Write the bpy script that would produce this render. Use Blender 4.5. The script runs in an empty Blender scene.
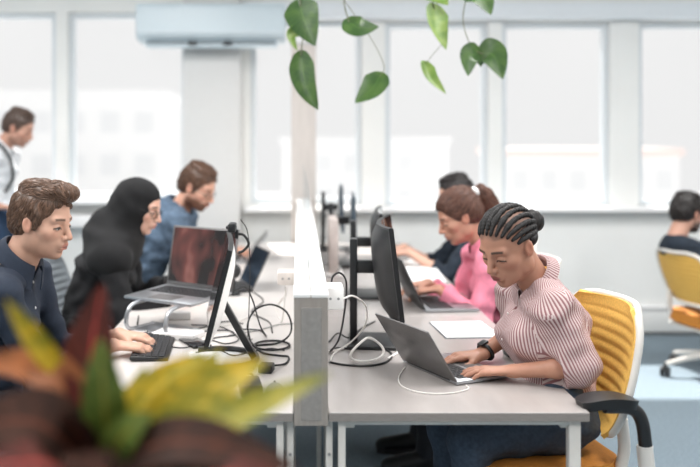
import bpy, bmesh, math, random
import numpy as np
from mathutils import Vector, Matrix
random.seed(7)
rng = np.random.RandomState(11)
COL = bpy.context.scene.collection
PI = math.pi

# ------------------------------------------------------------------ measures
FPX, VX, VY, CAM_H = 880.0, 299.0, 140.0, 1.466
def W(px, py, Y):
    "point of the room at depth Y that the photograph shows at px, py"
    s = FPX / Y
    return Vector(((px - VX) / s, Y, CAM_H - (py - VY) / s))
DESK = 0.74
Y0, RUN = 2.34, 3.86
WALL_Y = 6.62

# ------------------------------------------------------------------ materials
def lin(c):
    return tuple((v / 12.92 if v <= .04045 else ((v + .055) / 1.055) ** 2.4) for v in (x / 255 for x in c))
MATS = {}
def mat(name, rgb, rough=.5, metal=0., var=.06, scale=30., bump=0., bscale=200., coat=0., spec=.5, stretch=(1, 1, 1)):
    if name in MATS: return MATS[name]
    m = bpy.data.materials.new(name); m.use_nodes = True
    nt = m.node_tree; b = nt.nodes['Principled BSDF']
    c = lin(rgb)
    tc = nt.nodes.new('ShaderNodeTexCoord')
    mp = nt.nodes.new('ShaderNodeMapping'); mp.inputs['Scale'].default_value = stretch
    nt.links.new(tc.outputs['Object'], mp.inputs['Vector'])
    n = nt.nodes.new('ShaderNodeTexNoise'); n.inputs['Scale'].default_value = scale; n.inputs['Detail'].default_value = 4
    nt.links.new(mp.outputs[0], n.inputs['Vector'])
    r = nt.nodes.new('ShaderNodeValToRGB')
    r.color_ramp.elements[0].position = .3; r.color_ramp.elements[1].position = .7
    r.color_ramp.elements[0].color = tuple(max(0, v * (1 - var)) for v in c) + (1,)
    r.color_ramp.elements[1].color = tuple(min(1, v * (1 + var)) for v in c) + (1,)
    nt.links.new(n.outputs['Fac'], r.inputs['Fac'])
    nt.links.new(r.outputs['Color'], b.inputs['Base Color'])
    b.inputs['Roughness'].default_value = rough
    b.inputs['Metallic'].default_value = metal
    b.inputs['Coat Weight'].default_value = coat
    b.inputs['Specular IOR Level'].default_value = spec
    if bump:
        n2 = nt.nodes.new('ShaderNodeTexNoise'); n2.inputs['Scale'].default_value = bscale; n2.inputs['Detail'].default_value = 3
        nt.links.new(mp.outputs[0], n2.inputs['Vector'])
        bp = nt.nodes.new('ShaderNodeBump'); bp.inputs['Strength'].default_value = bump; bp.inputs['Distance'].default_value = .004
        nt.links.new(n2.outputs['Fac'], bp.inputs['Height']); nt.links.new(bp.outputs[0], b.inputs['Normal'])
    MATS[name] = m
    return m

def attr_mat(name, rough=.5, bump=.15, bscale=350., var=.06):
    "skin: colour of its own kept per vertex (lips, brows, stubble)"
    if name in MATS: return MATS[name]
    m = bpy.data.materials.new(name); m.use_nodes = True
    nt = m.node_tree; b = nt.nodes['Principled BSDF']
    a = nt.nodes.new('ShaderNodeAttribute'); a.attribute_name = 'tone'
    n = nt.nodes.new('ShaderNodeTexNoise'); n.inputs['Scale'].default_value = 60
    tc = nt.nodes.new('ShaderNodeTexCoord'); nt.links.new(tc.outputs['Object'], n.inputs['Vector'])
    mr = nt.nodes.new('ShaderNodeMapRange'); mr.inputs['To Min'].default_value = 1 - var; mr.inputs['To Max'].default_value = 1 + var
    nt.links.new(n.outputs['Fac'], mr.inputs['Value'])
    mx = nt.nodes.new('ShaderNodeVectorMath'); mx.operation = 'SCALE'
    nt.links.new(a.outputs['Color'], mx.inputs[0]); nt.links.new(mr.outputs[0], mx.inputs['Scale'])
    nt.links.new(mx.outputs[0], b.inputs['Base Color'])
    b.inputs['Roughness'].default_value = rough
    b.inputs['Subsurface Weight'].default_value = .12
    b.inputs['Subsurface Radius'].default_value = (.012, .005, .003)
    b.inputs['Subsurface Scale'].default_value = .5
    MATS[name] = m
    return m

def stripe_mat(name, ca, cb, pitch, duty=.5):
    "woven stripes that follow the cloth (stripe coordinate kept per corner)"
    m = bpy.data.materials.new(name); m.use_nodes = True
    nt = m.node_tree; b = nt.nodes['Principled BSDF']
    a = nt.nodes.new('ShaderNodeAttribute'); a.attribute_name = 'weave'
    d = nt.nodes.new('ShaderNodeMath'); d.operation = 'DIVIDE'; d.inputs[1].default_value = pitch
    nt.links.new(a.outputs['Fac'], d.inputs[0])
    f = nt.nodes.new('ShaderNodeMath'); f.operation = 'FRACT'; nt.links.new(d.outputs[0], f.inputs[0])
    r = nt.nodes.new('ShaderNodeValToRGB')
    e = r.color_ramp.elements
    e[0].position = duty - .1; e[0].color = lin(ca) + (1,)
    e[1].position = duty + .1; e[1].color = lin(cb) + (1,)
    nt.links.new(f.outputs[0], r.inputs['Fac']); nt.links.new(r.outputs['Color'], b.inputs['Base Color'])
    b.inputs['Roughness'].default_value = .85
    return m

def glass_mat(name, tint=(1, 1, 1), gloss=.05, rough=.02):
    if name in MATS: return MATS[name]
    m = bpy.data.materials.new(name); m.use_nodes = True
    nt = m.node_tree; nt.nodes.remove(nt.nodes['Principled BSDF'])
    out = nt.nodes['Material Output']
    t = nt.nodes.new('ShaderNodeBsdfTransparent'); t.inputs['Color'].default_value = tint + (1,)
    g = nt.nodes.new('ShaderNodeBsdfGlossy'); g.inputs['Roughness'].default_value = rough
    mx = nt.nodes.new('ShaderNodeMixShader'); mx.inputs[0].default_value = gloss
    nt.links.new(t.outputs[0], mx.inputs[1]); nt.links.new(g.outputs[0], mx.inputs[2]); nt.links.new(mx.outputs[0], out.inputs['Surface'])
    MATS[name] = m
    return m

# ------------------------------------------------------------------ objects
def link(name, me, m, parent=None, loc=None, rot=None):
    o = bpy.data.objects.new(name, me); COL.objects.link(o)
    if m is not None and not me.materials: me.materials.append(m)
    if parent is not None: o.parent = parent
    if loc is not None: o.location = loc
    if rot is not None: o.rotation_euler = rot
    return o
def obj(name, bm, m, parent=None, loc=None, rot=None, smooth=True):
    me = bpy.data.meshes.new(name)
    bmesh.ops.recalc_face_normals(bm, faces=bm.faces[:])
    bm.to_mesh(me); bm.free()
    if smooth:
        for p in me.polygons: p.use_smooth = True
        try: me.set_sharp_from_angle(angle=math.radians(38))
        except Exception: pass
    return link(name, me, m, parent, loc, rot)
def tag(o, label, cat, group=None):
    o['label'] = label; o['category'] = cat
    if group: o['group'] = group
    return o
def thing(name, label, cat, loc=(0, 0, 0), rotz=0., group=None):
    o = bpy.data.objects.new(name, None); COL.objects.link(o); o.empty_display_size = .1
    o.location = loc; o.rotation_euler = (0, 0, rotz)
    return tag(o, label, cat, group)
def structure(o):
    o['kind'] = 'structure'; return o
def copy_tree(o, parent=None):
    c = o.copy(); COL.objects.link(c); c.parent = parent
    for ch in [x for x in o.children]: copy_tree(ch, c)
    return c

def box(bm, c, size, bev=0., rot=None, seg=2):
    M = Matrix.Translation(Vector(c))
    if rot is not None: M = M @ rot.to_4x4()
    r = bmesh.ops.create_cube(bm, size=1., matrix=M @ Matrix.Diagonal((size[0], size[1], size[2], 1)))
    if bev > 0:
        es = list({e for v in r['verts'] for e in v.link_edges})
        bmesh.ops.bevel(bm, geom=es, offset=bev, segments=seg, affect='EDGES', profile=.5)
def boxbm(c, size, bev=0., rot=None, seg=2):
    bm = bmesh.new(); box(bm, c, size, bev, rot, seg); return bm
def span(bm, lo, hi, bev=0.):
    box(bm, [(a + b) / 2 for a, b in zip(lo, hi)], [abs(b - a) for a, b in zip(lo, hi)], bev)
def spanbm(lo, hi, bev=0.):
    bm = bmesh.new(); span(bm, lo, hi, bev); return bm

def smooth_path(pts, n=6, closed=False):
    P = [Vector(p) for p in pts]; out = []
    N = len(P)
    for i in range(N if closed else N - 1):
        if closed: p0, p1, p2, p3 = P[i - 1], P[i], P[(i + 1) % N], P[(i + 2) % N]
        else:
            p1, p2 = P[i], P[i + 1]
            p0 = P[i - 1] if i else p1 * 2 - p2
            p3 = P[i + 2] if i + 2 < N else p2 * 2 - p1
        for k in range(n):
            t = k / n
            out.append(.5 * ((2 * p1) + (p2 - p0) * t + (2 * p0 - 5 * p1 + 4 * p2 - p3) * t * t + (3 * p1 - p0 - 3 * p2 + p3) * t ** 3))
    if not closed: out.append(P[-1])
    return out
def tube(bm, pts, r, seg=8, n=6, closed=False, smooth=True, caps=True):
    path = smooth_path(pts, n, closed) if smooth and len(pts) > 2 else [Vector(p) for p in pts]
    N = len(path); rings = []
    up = Vector((0, 0, 1)); prev = None
    for i, p in enumerate(path):
        if closed: t = path[(i + 1) % N] - path[i - 1]
        else: t = path[min(i + 1, N - 1)] - path[max(i - 1, 0)]
        if t.length < 1e-9: t = Vector((1, 0, 0))
        t.normalize()
        if prev is None:
            a = up if abs(t.z) < .9 else Vector((1, 0, 0))
            u = t.cross(a).normalized()
        else:
            u = (prev - t * prev.dot(t))
            u = u.normalized() if u.length > 1e-6 else t.orthogonal().normalized()
        prev = u; v = t.cross(u)
        rr = r(i / max(1, N - 1)) if callable(r) else r
        rings.append([bm.verts.new(p + (u * math.cos(2 * PI * k / seg) + v * math.sin(2 * PI * k / seg)) * rr) for k in range(seg)])
    for i in range(N if closed else N - 1):
        A, B = rings[i], rings[(i + 1) % N]
        for k in range(seg):
            bm.faces.new((A[k], A[(k + 1) % seg], B[(k + 1) % seg], B[k]))
    if not closed and caps:
        bm.faces.new(rings[0][::-1]); bm.faces.new(rings[-1])
def tubebm(pts, r, **kw):
    bm = bmesh.new(); tube(bm, pts, r, **kw); return bm
def ball(bm, c, r, u=16, v=10, M=None):
    T = Matrix.Translation(Vector(c))
    if M is not None: T = T @ M.to_4x4()
    rr = (r, r, r) if not hasattr(r, '__len__') else r
    bmesh.ops.create_uvsphere(bm, u_segments=u, v_segments=v, radius=1, matrix=T @ Matrix.Diagonal((rr[0], rr[1], rr[2], 1)))
def lathe(bm, prof, c=(0, 0, 0), seg=28):
    rings = []
    for r, z in prof:
        rings.append([bm.verts.new((c[0] + r * math.cos(2 * PI * k / seg), c[1] + r * math.sin(2 * PI * k / seg), c[2] + z)) for k in range(seg)])
    for A, B in zip(rings, rings[1:]):
        for k in range(seg): bm.faces.new((A[k], A[(k + 1) % seg], B[(k + 1) % seg], B[k]))
    bm.faces.new(rings[0][::-1]); bm.faces.new(rings[-1])
def grid_solid(bm, fn, nu, nv, th):
    "curved sheet fn(u,v)->point with thickness th"
    P = [[Vector(fn(i / nu, j / nv)) for j in range(nv + 1)] for i in range(nu + 1)]
    Nn = [[None] * (nv + 1) for _ in range(nu + 1)]
    for i in range(nu + 1):
        for j in range(nv + 1):
            a = P[min(i + 1, nu)][j] - P[max(i - 1, 0)][j]; b = P[i][min(j + 1, nv)] - P[i][max(j - 1, 0)]
            c = a.cross(b); Nn[i][j] = c.normalized() if c.length > 1e-12 else Vector((0, 0, 1))
    A = [[bm.verts.new(P[i][j] + Nn[i][j] * th / 2) for j in range(nv + 1)] for i in range(nu + 1)]
    B = [[bm.verts.new(P[i][j] - Nn[i][j] * th / 2) for j in range(nv + 1)] for i in range(nu + 1)]
    uvl = bm.loops.layers.uv.verify()
    def f(vs, uv=None):
        try: fc = bm.faces.new(vs)
        except ValueError: return
        if uv:
            for l, q in zip(fc.loops, uv): l[uvl].uv = q
    for i in range(nu):
        for j in range(nv):
            q = [(i / nu, j / nv), ((i + 1) / nu, j / nv), ((i + 1) / nu, (j + 1) / nv), (i / nu, (j + 1) / nv)]
            f((A[i][j], A[i + 1][j], A[i + 1][j + 1], A[i][j + 1]), q)
            f((B[i][j + 1], B[i + 1][j + 1], B[i + 1][j], B[i][j]), [q[3], q[2], q[1], q[0]])
    for i in range(nu):
        f((A[i + 1][0], A[i][0], B[i][0], B[i + 1][0])); f((A[i][nv], A[i + 1][nv], B[i + 1][nv], B[i][nv]))
    for j in range(nv):
        f((A[0][j], A[0][j + 1], B[0][j + 1], B[0][j])); f((A[nu][j + 1], A[nu][j], B[nu][j], B[nu][j + 1]))

# ------------------------------------------------------------------ sculpting by distance fields
def V3(p): return np.array([p[0], p[1], p[2]], dtype=np.float64)
class Field:
    def __init__(s, lo, hi, h, fine=()):
        "rectilinear grid; fine = [(lo, hi, h)] boxes whose slabs get a smaller step"
        s.ax = []
        for a in range(3):
            xs = []; x = lo[a]
            while x < hi[a]:
                xs.append(x); step = h
                for (fl, fh, fs) in fine:
                    if fl[a] - fs <= x <= fh[a]: step = min(step, fs)
                x += step
            s.ax.append(np.array(xs + [x], dtype=np.float32))
        s.F = np.full([len(a) for a in s.ax], .06, dtype=np.float32)
    def blk(s, lo, hi):
        sl = []
        for a in range(3):
            i0 = max(0, np.searchsorted(s.ax[a], lo[a]) - 1); i1 = min(len(s.ax[a]), np.searchsorted(s.ax[a], hi[a]) + 1)
            if i1 <= i0: return None, None
            sl.append(slice(i0, i1))
        X = s.ax[0][sl[0]][:, None, None]; Y = s.ax[1][sl[1]][None, :, None]; Z = s.ax[2][sl[2]][None, None, :]
        return tuple(sl), (X, Y, Z)
    def comb(s, sl, d, k, op):
        A = s.F[sl]
        if op == 'add':
            if k > 0:
                hh = np.clip(.5 + .5 * (A - d) / k, 0, 1); R = A + (d - A) * hh - k * hh * (1 - hh)
            else: R = np.minimum(A, d)
        else:
            d = -d
            if k > 0:
                hh = np.clip(.5 - .5 * (A - d) / k, 0, 1); R = A + (d - A) * hh + k * hh * (1 - hh)
            else: R = np.maximum(A, d)
        s.F[sl] = R
    def cone(s, a, b, ra, rb, k=.01, op='add', flat=False, flat0=False):
        a, b = V3(a), V3(b); m = max(ra, rb) + k + .03
        sl, P = s.blk(np.minimum(a, b) - m, np.maximum(a, b) + m)
        if sl is None: return
        ab = b - a; L = np.linalg.norm(ab); u = ab / max(L, 1e-9)
        q = [P[i] - np.float32(a[i]) for i in range(3)]
        ax = q[0] * np.float32(u[0]) + q[1] * np.float32(u[1]) + q[2] * np.float32(u[2])
        t = np.clip(ax / max(L, 1e-9), 0, 1)
        dd = np.sqrt((q[0] - t * np.float32(ab[0])) ** 2 + (q[1] - t * np.float32(ab[1])) ** 2 + (q[2] - t * np.float32(ab[2])) ** 2)
        d = dd - (ra + (rb - ra) * t)
        if flat: d = np.maximum(d, ax - L)
        if flat0: d = np.maximum(d, -ax)
        s.comb(sl, d.astype(np.float32), k, op)
    def ell(s, c, r, R=None, k=.01, op='add'):
        c = V3(c); r = np.array(r, float) if hasattr(r, '__len__') else np.array([r] * 3, float)
        R = np.eye(3) if R is None else R          # columns = axes
        m = r.max() + k + .03
        sl, P = s.blk(c - m, c + m)
        if sl is None: return
        q = [P[i] - np.float32(c[i]) for i in range(3)]
        l = [q[0] * np.float32(R[0, j]) + q[1] * np.float32(R[1, j]) + q[2] * np.float32(R[2, j]) for j in range(3)]
        k0 = np.sqrt(sum((l[j] / np.float32(r[j])) ** 2 for j in range(3)))
        k1 = np.sqrt(sum((l[j] / np.float32(r[j] ** 2)) ** 2 for j in range(3))) + 1e-6
        d = k0 * (k0 - 1) / k1
        s.comb(sl, d.astype(np.float32), k, op)
    def oval(s, a, b, front, ra, rb, k=.03, cap=.05, op='add', grow=0.):
        "tapered oval limb: radii (front, side) at a and b"
        a, b = V3(a), V3(b); ab = b - a; L = np.linalg.norm(ab); u = ab / L
        f = V3(front); f = f - u * f.dot(u); f /= np.linalg.norm(f); w = np.cross(u, f)
        m = max(ra + rb) + k + .03 + grow
        sl, P = s.blk(np.minimum(a, b) - m, np.maximum(a, b) + m)
        if sl is None: return
        q = [P[i] - np.float32(a[i]) for i in range(3)]
        dot = lambda v: q[0] * np.float32(v[0]) + q[1] * np.float32(v[1]) + q[2] * np.float32(v[2])
        A = dot(u); t = np.clip(A / L, 0, 1); over = A - t * np.float32(L)
        rf = ra[0] + grow + (rb[0] - ra[0]) * t; rs = ra[1] + grow + (rb[1] - ra[1]) * t
        c = cap + grow
        g = np.sqrt((dot(f) / rf) ** 2 + (dot(w) / rs) ** 2 + (over / c) ** 2)
        d = (g - 1) * np.minimum(rf, rs)
        s.comb(sl, d.astype(np.float32), k, op)
    def wrinkle(s, amp, dirs, seed=0, lim=.03):
        "cloth folds / hair strands: sum of bent waves; dirs = list of (wave vector, weight)"
        idx = np.nonzero(np.abs(s.F) < lim)
        p = [s.ax[i][idx[i]] for i in range(3)]
        r = np.random.RandomState(seed); n = np.zeros(len(p[0]), np.float32)
        for (w, wt) in dirs:
            ph = r.rand(4) * 6.28
            bend = 1.3 * np.sin(p[0] * 21 + ph[0]) + 1.1 * np.sin(p[1] * 17 + ph[1]) + 1.2 * np.sin(p[2] * 19 + ph[2])
            n += wt * np.sin(p[0] * w[0] + p[1] * w[1] + p[2] * w[2] + bend + ph[3])
        s.F[idx] += (amp * n).astype(np.float32)
    def mesh(s):
        F = s.F; ins = F < 0
        c = np.zeros([n - 1 for n in F.shape], np.int8)
        for i in (0, 1):
            for j in (0, 1):
                for k in (0, 1):
                    c += ins[i:F.shape[0] - 1 + i, j:F.shape[1] - 1 + j, k:F.shape[2] - 1 + k]
        act = (c > 0) & (c < 8)
        I = np.nonzero(act); n = len(I[0])
        vid = np.full(c.shape, -1, np.int32); vid[I] = np.arange(n)
        acc = np.zeros((n, 3)); cnt = np.zeros(n)
        cor = [(i, j, k) for i in (0, 1) for j in (0, 1) for k in (0, 1)]
        val = {q: F[I[0] + q[0], I[1] + q[1], I[2] + q[2]].astype(np.float64) for q in cor}
        for q in cor:
            for a in range(3):
                if q[a]: continue
                q2 = tuple(1 if i == a else q[i] for i in range(3))
                v0, v1 = val[q], val[q2]; x = (v0 < 0) != (v1 < 0)
                t = np.where(x, v0 / np.where(x, v0 - v1, 1), 0)
                for b in range(3):
                    lo = s.ax[b][I[b] + q[b]]; hi = s.ax[b][I[b] + q2[b]]
                    acc[:, b] += np.where(x, lo + (hi - lo) * t, 0)
                cnt += x
        verts = acc / cnt[:, None]
        quads = []
        for a in range(3):
            b, e = (a + 1) % 3, (a + 2) % 3
            s0 = [slice(None)] * 3; s1 = [slice(None)] * 3
            s0[a] = slice(0, F.shape[a] - 1); s1[a] = slice(1, F.shape[a])
            X = ins[tuple(s0)] != ins[tuple(s1)]
            J = list(np.nonzero(X))
            ok = (J[b] > 0) & (J[e] > 0) & (J[b] < F.shape[b] - 1) & (J[e] < F.shape[e] - 1)
            J = [x[ok] for x in J]
            def g(db, de):
                K = list(J); K[b] = K[b] - db; K[e] = K[e] - de
                return vid[tuple(K)]
            Q = np.stack([g(1, 1), g(0, 1), g(0, 0), g(1, 0)], 1)
            sg = ins[tuple(J)]
            Q[~sg] = Q[~sg][:, ::-1]
            quads.append(Q)
        quads = np.concatenate(quads)
        quads = quads[(quads >= 0).all(1)]
        return verts, quads
def mesh_from(name, verts, quads):
    me = bpy.data.meshes.new(name)
    me.vertices.add(len(verts)); me.vertices.foreach_set('co', np.asarray(verts, np.float32).ravel())
    me.loops.add(len(quads) * 4); me.loops.foreach_set('vertex_index', quads.astype(np.int32).ravel())
    me.polygons.add(len(quads))
    me.polygons.foreach_set('loop_start', np.arange(0, len(quads) * 4, 4, dtype=np.int32))
    me.polygons.foreach_set('use_smooth', np.ones(len(quads), bool))
    me.update(calc_edges=True); me.validate()
    return me
WORLD, FILL, SUN, EXPO = .875, 37., 10., 0.
# ------------------------------------------------------------------ people
SKIN = attr_mat('skin', .5)
HAIR = attr_mat('hair fibres', .42, var=.2)
HAIR.node_tree.nodes['Principled BSDF'].inputs['Subsurface Weight'].default_value = 0
def rotm(yaw=0, pitch=0, roll=0):
    M = Matrix.Rotation(yaw, 3, 'Z') @ Matrix.Rotation(pitch, 3, 'Y') @ Matrix.Rotation(roll, 3, 'X')
    return np.array(M)
def finish(name, F, material, parent, tone=None, loc=None):
    v, q = F.mesh()
    a, b, c = v[q[:, 0]], v[q[:, 1]], v[q[:, 2]]
    if (np.einsum('ij,ij->i', a, np.cross(b, c))).sum() < 0: q = q[:, ::-1]
    me = mesh_from(name, v, q)
    if tone is not None:
        c4 = np.ones((len(v), 4), np.float32); c4[:, :3] = tone(v)
        at = me.color_attributes.new('tone', 'FLOAT_COLOR', 'POINT'); at.data.foreach_set('color', c4.ravel())
    return link(name, me, material, parent, loc), v, q

def ss(x, a, b):
    t = np.clip((x - a) / (b - a), 0, 1); return t * t * (3 - 2 * t)

def ik(S, Wr, l1, l2, pole):
    d = Wr - S; L = min(d.length, (l1 + l2) * .995); u = d.normalized()
    a = (l1 * l1 - l2 * l2 + L * L) / (2 * L); h = math.sqrt(max(0, l1 * l1 - a * a))
    p = Vector(pole); p = (p - u * p.dot(u)).normalized()
    return S + u * a + p * h

class Person:
    def __init__(s, label, loc, rotdeg, seat=.50, head=(0, 0, 0), hp=(0, 0, 0), hscale=1., skin=(190, 150, 128), lip=(160, 100, 90),
                 brow=(70, 52, 42), beard=None, beard_amt=0., wr=(None, None), elbows=(None, None), hand_yaw=(0, 0), build=1., female=False, h=.006,
                 standing=False, eye_open=.4, pole=(-.35, -1), elbow_out=.5, curl=(22, 22), knee=.43, thigh_z=None, hand_pitch=(-6, -6), ank_dx=.03, asym=(0, 0)):
        s.__dict__.update(locals()); del s.__dict__['s']
        s.root = thing('person', label, 'person', loc, math.radians(rotdeg))
        s.M = Matrix.Translation(Vector(loc)) @ Matrix.Rotation(math.radians(rotdeg), 4, 'Z')
        s.Mi = s.M.inverted()
        L = lambda p: s.Mi @ Vector(p)
        s.H = L(head); s.R = rotm(*[math.radians(a) for a in hp])
        s.up = Vector(s.R @ np.array([0, 0, 1.])); s.fw = Vector(s.R @ np.array([1., 0, 0]))
        hs = hscale
        s.N = s.H + s.up * (-.125 * hs) + s.fw * (-.045 * hs) + Vector((-.026, 0, -.034))   # base of the neck
        pz = seat + .095
        s.P = Vector((0, 0, pz))
        s.C = s.P.lerp(s.N, .66) + Vector((-.012, 0, -.01)); s.Wp = s.P.lerp(s.N, .3) + Vector((-.02, 0, 0))
        b = build
        sw = (.150 if female else .175) * b
        s.S = {1: s.N + Vector((.005 + asym[0], sw, -.075)), -1: s.N + Vector((.005 + asym[1], -sw, -.075))}
        l1, l2 = (.27, .235) if female else (.295, .255)
        s.E, s.Wr = {}, {}
        for i, sg in enumerate((1, -1)):
            w = L(wr[i]) if wr[i] is not None else s.S[sg] + Vector((.12, sg * .05, -.45))
            d = w - s.S[sg]
            if d.length > l1 + l2 - .005: s.S[sg] = w - d.normalized() * (l1 + l2 - .005)
            s.Wr[sg] = w; s.E[sg] = ik(s.S[sg], w, l1, l2, (pole[0], sg * elbow_out, pole[1]))
            if elbows[i] is not None: s.E[sg] = L(elbows[i])
        s.hip = {g: s.P + Vector((.02, g * .085, -.02)) for g in (1, -1)}
        if standing:
            s.knee_p = {g: Vector((.02, g * .10, .48)) for g in (1, -1)}; s.ank = {g: Vector((-.02, g * .11, .09)) for g in (1, -1)}
        else:
            kz = seat + .06 if thigh_z is None else thigh_z
            s.knee_p = {g: Vector((knee, g * .11, kz)) for g in (1, -1)}
            s.ank = {g: Vector((knee + ank_dx, g * .12, .095)) for g in (1, -1)}
    # --- head coordinates
    def hw(s, p): return np.array(s.H) + s.hscale * (s.R @ np.array(p, float))
    def hl(s, v): return ((v - np.array(s.H)) @ s.R) / s.hscale
    def box_head(s, m=.17): return (np.array(s.H) - m * s.hscale, np.array(s.H) + m * s.hscale)
    def hell(s, F, c, r, k=.008, op='add', rot=None):
        r = np.array(r if hasattr(r, '__len__') else [r] * 3) * s.hscale
        F.ell(s.hw(c), r, s.R if rot is None else s.R @ rot, k, op)
    def hcone(s, F, a, b, ra, rb, k=.008, op='add'): F.cone(s.hw(a), s.hw(b), ra * s.hscale, rb * s.hscale, k, op)

    def make_body(s, hands=True):
        pts = [s.H, s.N, s.P] + list(s.S.values()) + list(s.E.values()) + list(s.Wr.values())
        lo = np.min([V3(p) for p in pts], 0) - .22; hi = np.max([V3(p) for p in pts], 0) + .22
        lo[2] = max(lo[2], s.P.z - .1); hi[2] = s.H.z + .16 * s.hscale
        hl, hh = s.box_head(.15)
        fine = [(hl, hh, .0023 if s.h < .006 else .004)]
        if hands:
            for g in (1, -1):
                c = V3(s.Wr[g]) + np.array([.06, 0, -.005])
                fine.append((c - [.10, .075, .04], c + [.13, .075, .045], .003 if s.h < .006 else .0045))
        F = Field(lo, hi, s.h, fine)
        b = s.build; fm = s.female
        # torso under the clothes
        s.torso(F, -.013)
        # neck
        nr = (.046 if fm else .054) * (1 if s.hscale > .9 else .95)
        F.cone(s.N + Vector((-.005, 0, -.02)), s.hw((-.028, 0, -.045)), nr * 1.12, nr, .03)
        # arms
        for g in (1, -1): s.arm(F, g, -.008)
        # head
        e = s.hell; c = s.hcone
        e(F, (-.014, 0, .036), (.098, .076, .085), .01)
        e(F, (.026, 0, -.03), (.064, .060, .084), .03)
        e(F, (.036, 0, -.078), (.050, .046 if not fm else .043, .036), .02)
        e(F, (.070, 0, -.099), (.017, .02, .014), .018)
        for g in (1, -1):
            e(F, (.0, g * .052, -.062), (.022, .013, .026), .022)
            e(F, (.052, g * .044, -.022), (.022, .02, .018), .022)
            c(F, (.078, g * .014, .021), (.070, g * .043, .022), .011, .010, .014)
            e(F, (.094, g * .032, .0), (.016, .017, .012), .016, 'sub')
            e(F, (.0732, g * .032, -.002), (.0130, .0150, .0115), .004)
            # ear
            e(F, (-.008, g * .077, -.008), (.0165, .0075, .029), .004, 'add', rotm(g * -.25, -.15, 0))
            e(F, (-.004, g * .0845, -.004), (.009, .005, .017), .003, 'sub', rotm(g * -.25, -.15, 0))
        c(F, (.086, 0, .012), (.110, 0, -.030), .0075, .0105, .010)
        for g in (1, -1): e(F, (.098, g * .0115, -.034), (.010, .0075, .008), .006)
        e(F, (.088, 0, -.058), (.012, .024, .018), .014)
        c(F, (.0955, -.013, -.0585), (.0955, .013, -.0585), .006, .006, .008)
        c(F, (.0935, -.011, -.072), (.0935, .011, -.072), .0072, .0072, .006)
        c(F, (.103, -.022, -.0655), (.103, .022, -.0655), .0022, .0022, .003, 'sub')
        e(F, (.094, 0, -.0845), (.008, .02, .006), .01, 'sub')
        if hands:
            for i, g in enumerate((1, -1)): s.hand(F, g, i)
        return finish('body', F, SKIN, s.root, s.tone)[0]

    def torso(s, F, grow):
        b = s.build; fm = s.female; g = grow
        rw = .112 if fm else .135
        F.oval(s.P, s.Wp, (1, 0, 0), (.112 * b, .165 * b), (.092 * b, rw * b), .03, .10, grow=g)
        F.oval(s.Wp, s.C, (1, 0, 0), (.092 * b, rw * b), (.108 * b, (.135 if fm else .16) * b), .04, .06, grow=g)
        T = s.N + Vector((-.015, 0, -.055))
        F.oval(s.C, T, (1, 0, 0), (.108 * b, (.135 if fm else .16) * b), (.060 * b, .105 * b), .04, .05, grow=g)
        for q in (1, -1):
            F.cone(s.N + Vector((-.012, q * .03, -.035)), s.S[q] + Vector((0, 0, .008)), .048 * b + g, .050 * b + g, .03)
            F.cone(s.C + Vector((0, q * .09, .03)), s.S[q], .07 * b + g, .052 * b + g, .03)
            if fm:
                u = (s.N - s.P).normalized(); f = Vector((u.z, 0, -u.x))
                F.ell(s.C + f * .066 * b + Vector((0, q * .060, 0)) - u * .015, .056 + g, None, .05)
    def arm(s, F, q, grow, cuff=None, k=.025):
        b = s.build * (.9 if s.female else 1)
        S_, E_, W_ = s.S[q], s.E[q], s.Wr[q]
        F.cone(S_, E_, .050 * b + grow, .041 * b + grow, k)
        if cuff is None:
            F.cone(E_, E_.lerp(W_, .35), .040 * b + grow, .040 * b + grow, .015)
            F.oval(E_.lerp(W_, .35), W_, (0, 0, 1), (.039 * b + grow, .040 * b + grow), (.021 * b, .027 * b), .015, .02)
        else:
            c = E_.lerp(W_, cuff)
            r = .040 + (.030 - .040) * cuff
            F.cone(E_, c, .041 * b + grow, r * b + grow + .004, .015, flat=True)
            return c
    def hand(s, F, q, i):
        Wp = s.Wr[q]
        f = Vector((1, 0, 0)); yaw = math.radians(s.hand_yaw[i])
        f = Matrix.Rotation(yaw, 3, 'Z') @ Vector((math.cos(math.radians(s.hand_pitch[i])), 0, math.sin(math.radians(s.hand_pitch[i]))))
        side = Vector((0, 0, 1)).cross(f).normalized()          # towards +y (left)
        up = f.cross(side)
        sc = .92 if s.female else 1.
        K = Wp + f * .088 * sc
        F.oval(Wp - f * .005, K, up, (.017 * sc, .026 * sc), (.0125 * sc, .039 * sc), .012, .014)
        out = -q                                                   # thumb side: towards the body's middle
        lens = [.070, .078, .073, .057]; off = [.0285, .0100, -.0085, -.0262]
        cu = s.curl[i]
        for n in range(4):
            sp = off[n]; base = K + side * (out * sp * sc) - f * (.004 + .010 * (n == 3)) - up * .001
            d0 = (f + side * out * sp * 2.6).normalized()
            L = lens[n] * sc * 1.08; a = math.radians(-6); p = base; r = (.0092 if n < 3 else .0080) * sc
            for j, fr in enumerate((.44, .31, .25)):
                a += math.radians(cu * (.7, 1.15, .9)[j] + n * 2)
                d = d0 * math.cos(a) - up * math.sin(a)
                e = p + d * L * fr
                F.cone(p, e, r, r * .90, .0035 if j else .008); p = e; r *= .90
        tb = Wp + f * .022 * sc + side * out * .020 * sc - up * .006
        d = (f * .72 + side * out * .62 - up * .22).normalized(); m = tb + d * .042 * sc
        F.cone(tb, m, .0145 * sc, .0115 * sc, .012)
        d = (f * .90 + side * out * .25 - up * .22).normalized(); m2 = m + d * .030 * sc
        F.cone(m, m2, .0112 * sc, .0098 * sc, .004); d = (f * .97 + side * out * .02 - up * .2).normalized()
        F.cone(m2, m2 + d * .022 * sc, .0098 * sc, .0078 * sc, .004)

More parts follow.
